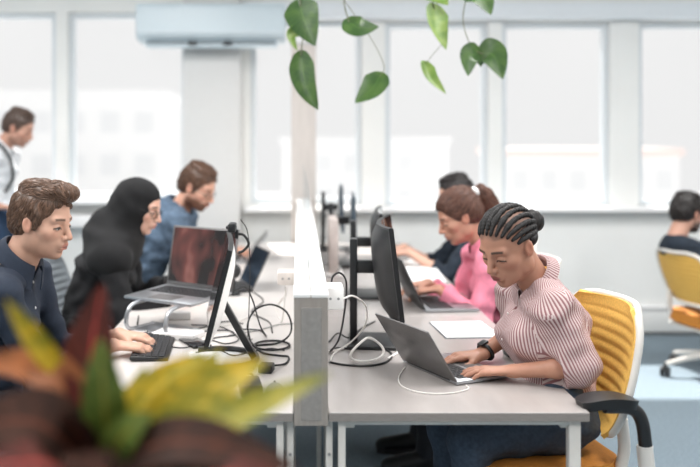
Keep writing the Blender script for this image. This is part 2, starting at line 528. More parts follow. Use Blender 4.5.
    def tone(s, v):
        p = s.hl(v); x, y, z = p[:, 0], p[:, 1], p[:, 2]; ay = np.abs(y)
        base = np.array(lin(s.skin)); col = np.tile(base, (len(v), 1))
        def mixin(c, m): col[:] = col * (1 - m[:, None]) + np.array(c if c[0] <= 1 else lin(c)) * m[:, None]
        front = ss(x, .03, .05)
        el = lambda cx, cy, cz, rx, ry, rz, a=.75, b=1.1: 1 - ss(np.sqrt(((x - cx) / rx) ** 2 + ((ay - cy) / ry) ** 2 + ((z - cz) / rz) ** 2), a, b)
        blush = tuple(np.clip(base * np.array([1.04, .86, .84]), 0, 1))
        mixin(blush, .6 * el(.06, .045, -.028, .04, .028, .025, .2, 1.1))
        mixin(blush, .6 * el(.11, 0, -.03, .02, .014, .018, .2, 1.1))
        mixin(blush, .7 * el(-.008, .084, -.01, .03, .02, .035, .4, 1.1))
        if s.beard is not None:
            b = ss(-z, .038, .062) * ss(x, -.03, .0) * ss(z, -.16, -.115)
            b = np.maximum(b, el(.095, 0, -.048, .03, .028, .009) * .9)
            b = b * (1 - el(.097, 0, -.065, .02, .022, .011)) * (1 - .8 * el(.075, .032, -.048, .03, .018, .016, .3, 1.1))
            mixin(s.beard, s.beard_amt * b)
        mixin(s.lip, .85 * el(.096, 0, -.060, .02, .021, .0075) * front)
        mixin(s.lip, .80 * el(.096, 0, -.0715, .02, .018, .0085) * front)
        mixin(tuple(np.array(lin(s.lip)) * .35), .8 * el(.1, 0, -.0655, .03, .022, .0022) * front)
        # brows, arched
        arch = .0265 - 3.2 * (ay - .030) ** 2
        bm = (1 - ss(np.abs(z - arch), .0025, .0055)) * ss(ay, .010, .015) * (1 - ss(ay, .048, .053)) * front
        mixin(s.brow, .88 * bm)
        # eyes: lid crease, white, iris, lashes
        o = s.eye_open
        zc = -.0035
        if o > 0:
            eye = el(.085, .032, zc, .03, .0150, .0065 * o + .0012)
            mixin((205, 198, 192), eye * front)
            iris = 1 - ss(np.sqrt((ay - .033) ** 2 + ((z - zc)) ** 2), .0045, .0062)
            mixin((48, 36, 28), iris * eye * front)
        lash = (1 - ss(np.abs(z - (zc + .0058 * o - 26 * (ay - .032) ** 2 * (1 if o > 0 else -1))), .0018, .0038)) * (1 - ss(np.abs(ay - .032), .0145, .019)) * front
        mixin((26, 18, 16), .95 * lash)
        mixin(tuple(base * .25), .7 * (1 - ss(np.sqrt((x - .101) ** 2 + (ay - .008) ** 2 + (z + .0415) ** 2), .003, .006)))
        if getattr(s, 'scalp', None) is not None:
            line = .074 - .10 * np.clip(.08 - x, 0, .1)
            mixin(s.scalp, ss(z, .058, .066) * ss(.1 - x, .02, .03))
            mixin(s.scalp, ss(z + .6 * (-x), .05, .06) * ss(-x, -.02, .0))
        # knuckles a little redder
        return col

    # ------------------------------------------------------------ clothes
    def shirt(s, material, grow=.004, cuff=.9, collar=True, folds=.0028, name='shirt', seed=1, weave=False, hem=-.5, open_=.0, roll=False, collar_h=.045):
        pts = [s.N, s.P] + list(s.S.values()) + list(s.E.values()) + list(s.Wr.values())
        lo = np.min([V3(p) for p in pts], 0) - .2; hi = np.max([V3(p) for p in pts], 0) + .2
        lo[2] = s.P.z - .16; hi[2] = max(s.N.z + .13, max(p.z for p in pts) + .09)
        F = Field(lo, hi, s.h if s.h > .005 else .0048)
        s.torso(F, grow)
        cl = s.arm(F, 1, grow + .004, cuff), s.arm(F, -1, grow + .004, cuff)
        F.wrinkle(folds, [((30, 10, 55), 1), ((-35, 22, 60), .8), ((60, -25, 25), .6), ((14, 8, 95), .35)], seed)
        nd = (Vector(s.hw((-.03, 0, -.07))) - s.N).normalized()
        nr = .050 if s.female else .058
        if roll:
            for q in (1, -1):
                a = s.E[q].lerp(s.Wr[q], cuff - .16); b = s.E[q].lerp(s.Wr[q], cuff + .02)
                F.cone(a, b, .047 * s.build * (.93 if s.female else 1), .045 * s.build * (.93 if s.female else 1), .003, flat=True, flat0=True)
        # throat opening so that the skin shows in the collar
        F.cone(s.N - nd * .005, s.N + nd * .10, nr + .001, nr + .004, .002, 'sub', flat0=True)
        if open_ > 0:
            c = np.array(s.N); sl, P = F.blk(c + [-.02, -.08, -open_ - .06], c + [.25, .08, .12])
            w = (np.abs(P[1] - c[1]) - .036 * (P[2] - (c[2] - open_)) / (open_ + .01)) * .8 + 0 * P[0]
            d = np.maximum(w, (c[0] - .0) - P[0]); F.comb(sl, d.astype(np.float32), .002, 'sub')
        if hem > -.1:
            F.F[:] = np.maximum(F.F, (s.P.z + hem) - F.ax[2][None, None, :])
        o, v, q = finish(name, F, material, s.root)
        if collar: s.collar(material, nr, nd, collar_h, o)
        if weave:
            me = o.data
            cen = v[q].mean(1)
            segs = []
            for g in (1, -1):
                segs.append((V3(s.S[g]), V3(s.E[g]), .05)); segs.append((V3(s.E[g]), V3(s.Wr[g]), .04))
            segs.append((V3(s.P) + [0, 0, -.1], V3(s.N) + [-.03, 0, -.08], .155))
            best = np.full(len(cen), .03); who = np.full(len(cen), 4)
            for i, (a, b, r) in enumerate(segs):
                ab = b - a; t = np.clip(((cen - a) @ ab) / (ab @ ab), 0, 1); w = cen - a - t[:, None] * ab
                if i == 4: w = w * np.array([1.35, 1, 1])
                d = np.linalg.norm(w, axis=1) - r + (.018 if i in (1, 3) else 0) + (t > .6) * (.2 if i in (1, 3) else 0)
                m = (d < best) & (i < 4); best[m] = d[m]; who[m] = i
            out = np.zeros((len(q), 4), np.float32)
            for i, (a, b, r) in enumerate(segs):
                m = who == i
                if not m.any(): continue
                u = (b - a) / np.linalg.norm(b - a)
                f = np.array([0, 0, 1.]) if i < 4 else np.array([-1., 0, 0]); f = f - u * (f @ u); f /= np.linalg.norm(f); w = np.cross(u, f)
                pc = v[q[m]] - a
                if i == 4:
                    kn = [V3(s.P) + [.0, 0, -.12], V3(s.P), V3(s.Wp), V3(s.C), V3(s.N) + [-.02, 0, -.04]]
                    al = np.array([(k_ - a) @ u for k_ in kn]); sp_ = np.stack([np.interp(pc @ u, al, [k_[j] for k_ in kn]) for j in range(3)], -1)
                    pc = v[q[m]] - sp_
                ang = np.arctan2(pc @ w * (1 if i < 4 else .8), pc @ f)
                ang = np.where(ang - ang[:, :1] > PI, ang - 2 * PI, np.where(ang - ang[:, :1] < -PI, ang + 2 * PI, ang))
                out[m] = ang * (r if i < 4 else .13)
            at = me.attributes.new('weave', 'FLOAT', 'CORNER'); at.data.foreach_set('value', out.ravel())
        return o
    def collar(s, material, nr, nd, ch, parent, gap=16):
        f = (s.fw - nd * s.fw.dot(nd)).normalized(); sd = nd.cross(f); g0 = math.radians(gap); r0 = nr + .011; c0 = s.N - nd * .003
        def fn(u, v):
            a = g0 + (2 * PI - 2 * g0) * u; e = math.exp(-(min(u, 1 - u) / .085) ** 2)
            if v < .4: t = v / .4; h = -.006 + (ch + .010) * t; r = r0 - .004 * t
            else:
                t = (v - .4) / .6; h = ch + .004 + .006 * math.sin(min(1, t * 4) * PI) * .6 - (ch * .85 + .030 * e) * t; r = r0 - .002 + .007 * min(1, t * 5) + (.020 + .012 * e) * t
            return c0 + nd * (h - .012 * math.cos(a) * 1.0) + (f * math.cos(a) * 1.04 + sd * math.sin(a)) * r
        bm = bmesh.new(); grid_solid(bm, fn, 48, 14, .003); o = obj('collar', bm, material, parent)
        me = o.data; n = len(me.loops); uv = np.empty(n * 2, np.float32); me.uv_layers[0].data.foreach_get('uv', uv)
        at = me.attributes.new('weave', 'FLOAT', 'CORNER'); at.data.foreach_set('value', (uv[0::2] * .42).astype(np.float32))
    def trousers(s, material, seed=3, name='trousers'):
        pts = [s.P] + list(s.hip.values()) + list(s.knee_p.values()) + list(s.ank.values())
        lo = np.min([V3(p) for p in pts], 0) - .17; hi = np.max([V3(p) for p in pts], 0) + .15
        lo[2] = .045
        F = Field(lo, hi, .0065)
        b = s.build
        F.oval(s.P + Vector((0, 0, -.03)), s.P.lerp(s.Wp, .55), (1, 0, 0), (.116 * b, .172 * b), (.104 * b, .150 * b), .03, .06)
        for g in (1, -1):
            F.cone(s.hip[g], s.knee_p[g], .088 * b, .064 * b, .04)
            k = s.knee_p[g]; a = s.ank[g]
            F.cone(k, a + Vector((0, 0, -.03)), .062 * b, .050 * b, .012, flat=True)
        F.wrinkle(.003, [((40, 20, 40), 1), ((-50, 30, 35), .8), ((20, 60, 60), .5)], seed)
        return finish(name, F, material, s.root)[0]
    def shoes(s, material, sole):
        for g in (1, -1):
            a = s.ank[g]; F = Field((a.x - .10, a.y - .07, -.005), (a.x + .24, a.y + .07, .15), .005)
            F.oval((a.x - .035, a.y, .055), (a.x + .16, a.y + g * .01, .035), (0, 0, 1), (.050, .038), (.030, .042), .02, .05)
            F.cone((a.x, a.y, .06), (a.x - .005, a.y, .13), .044, .047, .02, flat=True)
            F.ell((a.x + .06, a.y, -.05), (.4, .4, .056), None, .0, 'sub')
            o = finish('shoe', F, material, s.root)[0]
            bm = bmesh.new()
            prof = [(-.085, .025), (-.075, .034), (-.03, .036), (.05, .040), (.13, .046), (.17, .042), (.205, .022)]
            L_ = [(x, w) for x, w in prof] + [(x, -w) for x, w in prof[::-1]]
            lo = [bm.verts.new((a.x + x, a.y + w, .0)) for x, w in L_]; up_ = [bm.verts.new((a.x + x, a.y + w, .022)) for x, w in L_]
            bm.faces.new(lo[::-1]); bm.faces.new(up_)
            for i in range(len(L_)): bm.faces.new((lo[i], lo[(i + 1) % len(L_)], up_[(i + 1) % len(L_)], up_[i]))
            obj('sole', bm, sole, o, smooth=False)
    # ------------------------------------------------------------ hair
    def hair_field(s, h=.003, m=(.17, .14, .17), back=0.):
        r = max(m) * s.hscale * 1.15
        lo = np.array(s.H) - r; hi = np.array(s.H) + r
        return Field(lo, hi, h)
    def strands(s, F, amp, seed, fx=0, fy=150, fz=60, lim=.012):
        w = lambda a: tuple((s.R @ np.array(a, float)) / s.hscale)
        F.wrinkle(amp, [(w((fx, fy, fz)), 1), (w((fx + 60, -fy * .7, fz + 90)), .8), (w((90, fy * .4, 110)), .6)], seed, lim)
    def cap(s, F, grow=.006, hairline=.075, low=-.055, sides=True):
        e = s.hell; g = grow
        e(F, (-.016, 0, .039), (.098 + g, .077 + g, .085 + g), .0)
        e(F, (-.055, 0, -.01), (.056 + g, .064 + g, .07), .03)
        # face left free
        e(F, (.10, 0, -.045), (.092, .115, hairline + .050), .006, 'sub')
        e(F, (.045, 0, -.085), (.075, .12, .085), .008, 'sub')
        for q in (1, -1): e(F, (-.004, q * .092, -.022), (.026, .028, .038), .008, 'sub')
        e(F, (-.03, 0, low - .085), (.13, .13, .085), .012, 'sub')
    def hair_mesh(s, F, rgb, flow, n=1500, length=.035, rad=.0016, lift=.002, seed=1, steps=6, parent=None, dark=.62):
        "meshed hair body plus combed locks that lie on it"
        v, q = F.mesh()
        a, b, c = v[q[:, 0]], v[q[:, 1]], v[q[:, 2]]
        if (np.einsum('ij,ij->i', a, np.cross(b, c))).sum() < 0: q = q[:, ::-1]
        fn_ = np.cross(v[q[:, 1]] - v[q[:, 0]], v[q[:, 2]] - v[q[:, 0]])
        nv = np.zeros_like(v)
        for k in range(4): np.add.at(nv, q[:, k], fn_)
        nv /= np.linalg.norm(nv, axis=1)[:, None] + 1e-12
        from mathutils.kdtree import KDTree
        kd = KDTree(len(v))
        for i, p in enumerate(v): kd.insert(p, i)
        kd.balance()
        rg = np.random.RandomState(seed)
        area = np.linalg.norm(fn_, axis=1); pick = rg.choice(len(q), n, p=area / area.sum())
        P = v[q[pick]].mean(1); base = np.array(lin(rgb))
        Vs, Qs, Ts = [v], [q], [np.tile(base * dark, (len(v), 1))]; off = len(v)
        for p in P:
            L = length * (.6 + .8 * rg.rand()); st = L / steps; pts = []; jit = rg.randn(3) * .16; lf = lift * (.4 + 1.2 * rg.rand())
            ok = True
            for k in range(steps + 1):
                co, i, d_ = kd.find(p); nn = nv[i]; w = v[i]
                p = p - nn * ((p - w) @ nn)
                t = flow(s.hl(p[None])[0]); t = s.R @ (np.array(t) / (np.linalg.norm(t) + 1e-9)) + jit
                t = t - nn * (t @ nn); t /= np.linalg.norm(t) + 1e-9
                pts.append((p + nn * lf * math.sin(PI * min(1, (k + .4) / steps) * .8), t, nn)); p = p + t * st
                if d_ > .012: break
            if len(pts) < 4: continue
            r = rad * (.6 + .8 * rg.rand()); tone = base * (.7 + .75 * rg.rand())
            ring = []
            for k, (c_, t, nn) in enumerate(pts):
                x = np.cross(t, nn); rr = r * (1 - (k / (len(pts) - 1)) ** 2 * .9) * (.55 if k == 0 else 1)
                ring.append([c_ + x * rr, c_ + nn * rr * .7, c_ - x * rr, c_ - nn * rr * .7])
            Vs.append(np.array(ring).reshape(-1, 3)); m = len(pts)
            qq = [(off + 4 * k + j, off + 4 * k + (j + 1) % 4, off + 4 * k + 4 + (j + 1) % 4, off + 4 * k + 4 + j) for k in range(m - 1) for j in range(4)]
            Qs.append(np.array(qq)); Ts.append(np.tile(tone, (4 * m, 1))); off += 4 * m
        V, Q, T = np.concatenate(Vs), np.concatenate(Qs), np.concatenate(Ts)
        me = mesh_from('hair', V, Q); c4 = np.ones((len(V), 4), np.float32); c4[:, :3] = T
        at = me.color_attributes.new('tone', 'FLOAT_COLOR', 'POINT'); at.data.foreach_set('color', c4.ravel())
        return link('hair', me, HAIR, parent or s.root)
    def glasses(s, m):
        bm = bmesh.new()
        for q in (1, -1):
            pts = []
            for k in range(14):
                a = 2 * PI * k / 14
                pts.append(s.hw((.1015 - .008 * (math.cos(a) * .5 + .5) - .004, q * (.033 + .0235 * math.cos(a)), -.004 + .018 * math.sin(a) - .003)))
            tube(bm, pts, .0017, seg=6, n=2, closed=True)
            tube(bm, [s.hw((.088, q * .057, .003)), s.hw((.06, q * .076, .004)), s.hw((-.01, q * .084, .004)), s.hw((-.03, q * .082, -.012))], .0017, seg=6, n=4)
        tube(bm, [s.hw((.096, -.011, .0)), s.hw((.104, 0, .003)), s.hw((.096, .011, .0))], .0017, seg=6, n=4)
        return obj('eyeglasses', bm, m, s.root)
# ------------------------------------------------------------------ palette
M_WALL = mat('painted wall', (235, 236, 234), .8, var=.015, scale=3)
M_FRAME = mat('window frame', (214, 220, 224), .45, var=.01)
M_SILL = mat('window sill', (240, 240, 240), .4, var=.01)
M_CARPET = mat('carpet', (122, 137, 147), .95, var=.22, scale=90, bump=.6, bscale=420)
M_CEIL = mat('ceiling', (242, 242, 242), .9, var=.01)
M_TOP = mat('grey laminate', (170, 164, 161), .26, var=.07, scale=14, stretch=(1, .25, 1), spec=.75)
M_TOPW = mat('pale laminate', (214, 208, 204), .3, var=.04, scale=14, stretch=(1, .25, 1), spec=.7)
M_EDGE = mat('laminate edge', (143, 136, 131), .5, var=.08, scale=60, stretch=(1, 1, 6))
M_TAUPE = mat('taupe wood', (156, 148, 141), .55, var=.1, scale=24, stretch=(4, 4, .6))
M_TAUPE2 = mat('grey felt inset', (146, 142, 138), .8, var=.10, scale=60)
M_WHITE = mat('white laminate', (238, 236, 234), .4, var=.015)
M_WMET = mat('white powder coat', (216, 212, 206), .4, var=.02)
M_BLACK = mat('black plastic', (24, 25, 27), .42, var=.15)
M_BLACKS = mat('satin black metal', (30, 31, 33), .35, var=.1)
M_SCREEN = mat('dark screen glass', (14, 13, 16), .08, var=.2, spec=.7)
M_ALU = mat('brushed aluminium', (176, 178, 182), .32, metal=.85, var=.04, scale=80)
M_DARKALU = mat('space grey aluminium', (118, 116, 116), .38, metal=.7, var=.05, scale=80)
M_KEY = mat('black keys', (34, 35, 38), .5, var=.1)
M_WCAB = mat('white cable', (232, 228, 224), .5, var=.02)
M_BCAB = mat('black cable', (22, 22, 24), .5, var=.1)
M_PAPER = mat('paper', (242, 242, 243), .8, var=.02, scale=8)
M_YEL = mat('yellow mesh fabric', (228, 180, 88), .75, var=.12, scale=160, bump=.4, bscale=600)
M_ORA = mat('ochre seat fabric', (196, 126, 46), .85, var=.12, scale=160, bump=.4, bscale=600)
M_GRY = mat('grey mesh fabric', (150, 158, 164), .75, var=.1, scale=160, bump=.4, bscale=600)
M_GSEAT = mat('grey seat fabric', (92, 97, 104), .85, var=.1, scale=160)
M_RUB = mat('rubber', (20, 20, 22), .6, var=.1)
M_RED = mat('reflection dark red', (70, 30, 30), .2)
M_GREYP = mat('grey plastic', (150, 150, 150), .4, var=.05)
M_AC = mat('air conditioner shell', (198, 212, 219), .35, var=.01)
M_ACD = mat('vent dark', (110, 118, 122), .5, var=.1)
M_HAZED = mat('hazed black plastic', (66, 80, 92), .4, var=.06)  # black monitor plastic with distance haze painted in as a bluish grey
M_PANE = glass_mat('window pane', (1, 1, 1), .012, .35)
M_ACRYL = glass_mat('acrylic sheet', (.93, .95, .96), .10)

# ------------------------------------------------------------------ the room
bm = bmesh.new(); span(bm, (-5.5, -2.5, -.05), (6.5, WALL_Y, 0))
structure(obj('floor', bm, M_CARPET, smooth=False))
bm = bmesh.new(); span(bm, (-5.5, -2.5, 2.9), (6.5, WALL_Y + .3, 2.98))
structure(obj('ceiling', bm, M_CEIL, smooth=False))
structure(obj('wall_left', spanbm((-5.7, -2.5, 0), (-5.5, WALL_Y, 2.9)), M_WALL, smooth=False))
structure(obj('wall_right', spanbm((6.5, -2.5, 0), (6.7, WALL_Y, 2.9)), M_WALL, smooth=False))
structure(obj('wall_rear', spanbm((-5.7, -2.7, 0), (6.7, -2.5, 2.9)), M_WALL, smooth=False))
SW = FPX / WALL_Y
wx = lambda px: (px - VX) / SW
wz = lambda py: CAM_H - (py - VY) / SW
wins = [(-150, 56, 12, 199), (67, 187, 12, 199), (250, 362, 20, 204), (385, 489, 22, 206), (502, 611, 22, 206), (639, 760, 22, 206), (790, 950, 22, 206)]
def wall_with_holes():
    "one masonry wall: piers, breast and lintel as one solid with window openings"
    bm = bmesh.new()
    xs = sorted({-5.5, 6.5, *[wx(w[0]) for w in wins], *[wx(w[1]) for w in wins]})
    for a, b in zip(xs, xs[1:]):
        w = [q for q in wins if abs(wx(q[0]) - a) < 1e-6]
        if w:
            span(bm, (a, WALL_Y, 0), (b, WALL_Y + .24, wz(w[0][3]))); span(bm, (a, WALL_Y, wz(w[0][2])), (b, WALL_Y + .24, 2.9))
        else: span(bm, (a, WALL_Y, 0), (b, WALL_Y + .24, 2.9))
    bmesh.ops.remove_doubles(bm, verts=bm.verts, dist=1e-4)
    return bm
structure(obj('wall_back', wall_with_holes(), M_WALL, smooth=False))
for i, w in enumerate(wins):
    x0, x1, z1, z0 = wx(w[0]), wx(w[1]), wz(w[2]), wz(w[3])
    e = bpy.data.objects.new('window_%d' % (i + 1), None); COL.objects.link(e); e.location = ((x0 + x1) / 2, WALL_Y + .08, z0); structure(e)
    hw, hh = (x1 - x0) / 2, z1 - z0
    bm = bmesh.new(); t = .045
    span(bm, (-hw, -.03, 0), (-hw + t, .04, hh), .004); span(bm, (hw - t, -.03, 0), (hw, .04, hh), .004)
    span(bm, (-hw + t, -.03, 0), (hw - t, .04, t), .004); span(bm, (-hw + t, -.03, hh - t), (hw - t, .04, hh), .004)
    obj('window_frame', bm, M_FRAME, e, smooth=False)
    bm = bmesh.new(); span(bm, (-hw + t, .0, t), (hw - t, .006, hh - t)); obj('window_pane', bm, M_PANE, e, smooth=False)
# sills, ledge trunking, skirting
structure(obj('trim_1', spanbm((-5.5, WALL_Y - .16, wz(203)), (wx(187), WALL_Y, wz(198)), .006), M_SILL))
structure(obj('trim_2', spanbm((wx(245), WALL_Y - .12, wz(211)), (6.5, WALL_Y, wz(206.5)), .006), M_SILL))
structure(obj('trim_3', spanbm((-5.5, WALL_Y - .11, wz(226)), (wx(187), WALL_Y, wz(214)), .004), M_SILL))
structure(obj('trim_4', spanbm((wx(316), WALL_Y - .05, .20), (6.5, WALL_Y, .22), .004), M_SILL))
structure(obj('baseboard_back', spanbm((-5.5, WALL_Y - .035, 0.03), (6.5, WALL_Y, .2), .003), M_WALL))
structure(obj('trim_5', spanbm((-5.5, WALL_Y - .02, 0), (6.5, WALL_Y, .03)), mat('shadow gap', (120, 124, 126), .8)))  # grey strip painted for the shade under the baseboard
structure(obj('trim_6', spanbm((wx(247), WALL_Y - .10, wz(20)), (6.5, WALL_Y, wz(4)), .006), mat('blind box', (228, 234, 239), .5, var=.01)))
# pier carrying the air conditioner
structure(obj('wall_pier', spanbm((wx(186), WALL_Y - .16, 0), (wx(241), WALL_Y, 2.9), .004), mat('pier paint', (214, 214, 213), .8, var=.01)))

# outside: pale city far beyond the glass
M_CITY = mat('pale facade', (244, 245, 246), .9, var=.02, scale=.4)
M_CITY2 = mat('pale facade windows', (234, 236, 238), .7, var=.03)
M_SNOW = mat('pale ground', (196, 196, 196), .9, var=.02, scale=.05)
M_ROOF = mat('salmon roof', (246, 226, 220), .9, var=.03)
g = structure(obj('ground_outside', spanbm((-150, WALL_Y + 1, -12.2), (150, 220, -12)), M_SNOW, smooth=False))
def building(x, y, w, d, top, label, roof=None, rows=4, cols=6):
    t = thing('building', label, 'building', (x, y, -12))
    obj('facade', spanbm((-w / 2, 0, 0), (w / 2, d, top + 12)), M_CITY, t, smooth=False)
    obj('roof', spanbm((-w / 2 - .3, -.3, top + 12), (w / 2 + .3, d + .3, top + 12.5)), roof or M_CITY, t, smooth=False)
    for r in range(rows):
        z = top + 12 - 2.6 - r * 3.1
        for c in range(cols):
            xx = -w / 2 + (c + .5) * w / cols
            obj('window', spanbm((xx - w / cols * .27, -.06, z), (xx + w / cols * .27, .1, z + 1.5)), M_CITY2, t, smooth=False)
building(-17.5, 64, 15, 10, 4.6, 'pale office block far outside the second window from the left', rows=3)
building(-33, 62, 12, 10, 7.4, 'tall pale tower far outside the leftmost window', rows=4, cols=5)
building(6, 80, 15, 10, 1.2, 'low pale building far outside, behind the dark haired man at the far desk', rows=2)
building(22, 66, 13, 9, .3, 'low pale building with salmon roof outside the right windows', M_ROOF, rows=2)

# ------------------------------------------------------------------ air conditioner
ac = thing('air_conditioner', 'white wall mounted air conditioner high on the pier between the windows', 'air conditioner', (wx(213) + .02, WALL_Y - .16, 2.13))
bm = bmesh.new(); prof = [(0, .035), (0, .31), (-.20, .31), (-.225, .28), (-.23, .09), (-.20, .055), (-.15, .035)]
for X in (-.53, .53): pass
A = [bm.verts.new((-.53, y, z)) for y, z in prof]; B = [bm.verts.new((.53, y, z)) for y, z in prof]
bm.faces.new(A); bm.faces.new(B[::-1])
for i in range(len(A)): bm.faces.new((A[i], B[i], B[(i + 1) % len(A)], A[(i + 1) % len(A)]))
bmesh.ops.bevel(bm, geom=[e for e in bm.edges], offset=.008, segments=2, affect='EDGES')
obj('shell', bm, M_AC, ac)
bm = bmesh.new(); span(bm, (-.47, -.19, 0), (.47, -.03, .04), .004)
o = obj('vent', bm, M_AC, ac)
bm = bmesh.new(); span(bm, (-.46, -.198, .022), (.46, -.186, .036)); obj('louver_slot', bm, M_ACD, o, smooth=False)
for x in (-.13, .12): obj('louver_motor', spanbm((x - .03, -.206, .012), (x + .03, -.18, .038), .004), M_BLACK, o)
obj('seam', spanbm((-.525, -.2315, .098), (.525, -.226, .103)), M_ACD if False else M_FRAME, ac, smooth=False)

# ------------------------------------------------------------------ desks
DXR, DXL = (.080, .774), (-.713, -.016)
def desk(y, side, label):
    x0, x1 = DXR if side > 0 else DXL
    L = RUN / 3
    t = thing('desk', label, 'desk', ((x0 + x1) / 2, y + L / 2, 0), 0, 'desks of the two rows')
    hx, hy = (x1 - x0) / 2, L / 2 - .001
    o = obj('desktop', spanbm((-hx, -hy, DESK - .003), (hx, hy, DESK), .0012), M_TOP if side > 0 else M_TOPW, t, smooth=False)
    obj('edge_band', spanbm((-hx, -hy, DESK - .024), (hx, hy, DESK - .0032), .0012), M_EDGE, o, smooth=False)
    ix, iy = hx - .035, hy - .03
    for yy in (-1, 1): obj('frame_rail', spanbm((-ix, yy * iy - .014, DESK - .038), (ix, yy * iy + .014, DESK - .0245), .003), M_WMET, t)
    for xx in (-1, 1):
        obj('side_rail', spanbm((xx * (ix - .02) - .015, -iy, DESK - .050), (xx * (ix - .02) + .015, iy, DESK - .025), .003), M_WMET, t)
        for yy in (-1, 1):
            a = .010 if (xx < 0) == (side > 0) else .016
            obj('leg', spanbm((xx * (ix - .0) - a, yy * iy - .016, 0), (xx * (ix - .0) + a, yy * iy + .016, DESK - .0245), .003), M_WMET, t)
    return t
names = {1: ['front desk of the right row under the silver laptop', 'middle desk of the right row, where the person in pink works', 'rear desk of the right row, nearest the windows'],
         -1: ['front desk of the left row with chargers and black keyboard', 'middle desk of the left row, where the person in the black headscarf works', 'rear desk of the left row, nearest the windows']}
for sd in (1, -1):
    for i in range(3): desk(Y0 + i * RUN / 3, sd, names[sd][i])

# divider between the rows
dv = thing('desk_divider', 'long low taupe and white divider running between the two desk rows', 'divider', (.0315, Y0, 0))
obj('end_panel', spanbm((-.045, 0, .705), (.046, .03, 1.046), .002), M_TAUPE, dv, smooth=False)
obj('end_inset', spanbm((-.026, -.0015, .72), (.029, .002, 1.02), .0008), M_TAUPE2, dv, smooth=False)
obj('side_panel', spanbm((-.045, .031, .705), (-.030, RUN, 1.046), .002), M_WHITE, dv, smooth=False)
obj('side_panel', spanbm((.031, .031, .705), (.046, RUN, 1.046), .002), M_WHITE, dv, smooth=False)
obj('top_cap', spanbm((-.0465, -.001, 1.046), (-.001, RUN, 1.056), .002), M_WHITE, dv, smooth=False)
obj('top_cap', spanbm((.001, -.001, 1.046), (.0475, RUN, 1.056), .002), M_WHITE, dv, smooth=False)
for x in (-.055, .05):
    for y in (.05, 1.28, 2.57, 3.8):
        o = obj('support_leg', spanbm((x - .009, y - .02, 0), (x + .009, y + .02, .73), .002), M_WMET, dv)
        if y < .1:
            for z in (.62, .50):
                bm = bmesh.new(); bmesh.ops.create_cone(bm, cap_ends=True, segments=14, radius1=.004, radius2=.004, depth=.004, matrix=Matrix.Translation((x, y - .021, z)) @ Matrix.Rotation(PI / 2, 4, 'X'))
                obj('bolt', bm, M_GREYP, o)
# clear screen with rounded corner standing in the seam
bm = bmesh.new(); pr = [(.5, 1.05), (.5, 1.24)] + [(.5 + .06 - .06 * math.cos(a), 1.24 + .06 * math.sin(a)) for a in (0.4, .8, 1.2, PI / 2)] + [(RUN, 1.30), (RUN, 1.05)]
A = [bm.verts.new((-.001, y, z)) for y, z in pr]; B = [bm.verts.new((.003, y, z)) for y, z in pr]
bm.faces.new(A); bm.faces.new(B[::-1])
for i in range(len(A)): bm.faces.new((A[i], A[(i + 1) % len(A)], B[(i + 1) % len(A)], B[i]))
obj('clear_screen', bm, M_ACRYL, dv, smooth=False)
def outlet(p, size, label, name='power_box', m=M_WHITE):
    t = thing(name, label, 'power box', p)
    obj('housing', boxbm((0, 0, 0), size, .006), m, t)
    for dx in (-.012, .012):
        bm = bmesh.new(); bmesh.ops.create_cone(bm, cap_ends=True, segments=14, radius1=.004, radius2=.004, depth=.002, matrix=Matrix.Translation((dx, -size[1] / 2, 0)) @ Matrix.Rotation(PI / 2, 4, 'X'))
        obj('socket', bm, M_GREYP, t)
    return t
outlet((.1055, 2.67, .993), (.056, .10, .068), 'white power box on the right side of the divider near its front end')
outlet((-.050, 3.38, .94), (.066, .09, .05), 'white power box on the left side of the divider, further back', m=mat('ivory plastic', (226, 218, 212), .5))

# column at the end of the rows
pc = thing('power_column', 'tall taupe service column at the far end of the divider', 'column', (.033, 6.30, 0))
obj('shaft', spanbm((-.088, -.07, .02), (.088, .07, 2.14), .004), mat('taupe column', (202, 195, 190), .6, var=.05, scale=12, stretch=(3, 3, .5)), pc)
obj('cap', spanbm((-.092, -.074, 2.14), (.092, .074, 2.16), .003), mat('column cap', (196, 196, 196), .5), pc)
obj('foot_plate', spanbm((-.11, -.09, 0), (.11, .09, .02), .003), M_GREYP, pc)
# upright board on the right row
ub = thing('upright_board', 'slim taupe board standing upright behind the front monitor on the right row', 'board', (.186, 4.86, DESK))
obj('board', spanbm((-.024, -.16, .012), (.024, .16, .30), .003), mat('taupe board', (186, 175, 170), .6, var=.08, scale=30), ub)
obj('foot', spanbm((-.05, -.17, 0), (.05, .17, .012), .003), M_WHITE, ub)

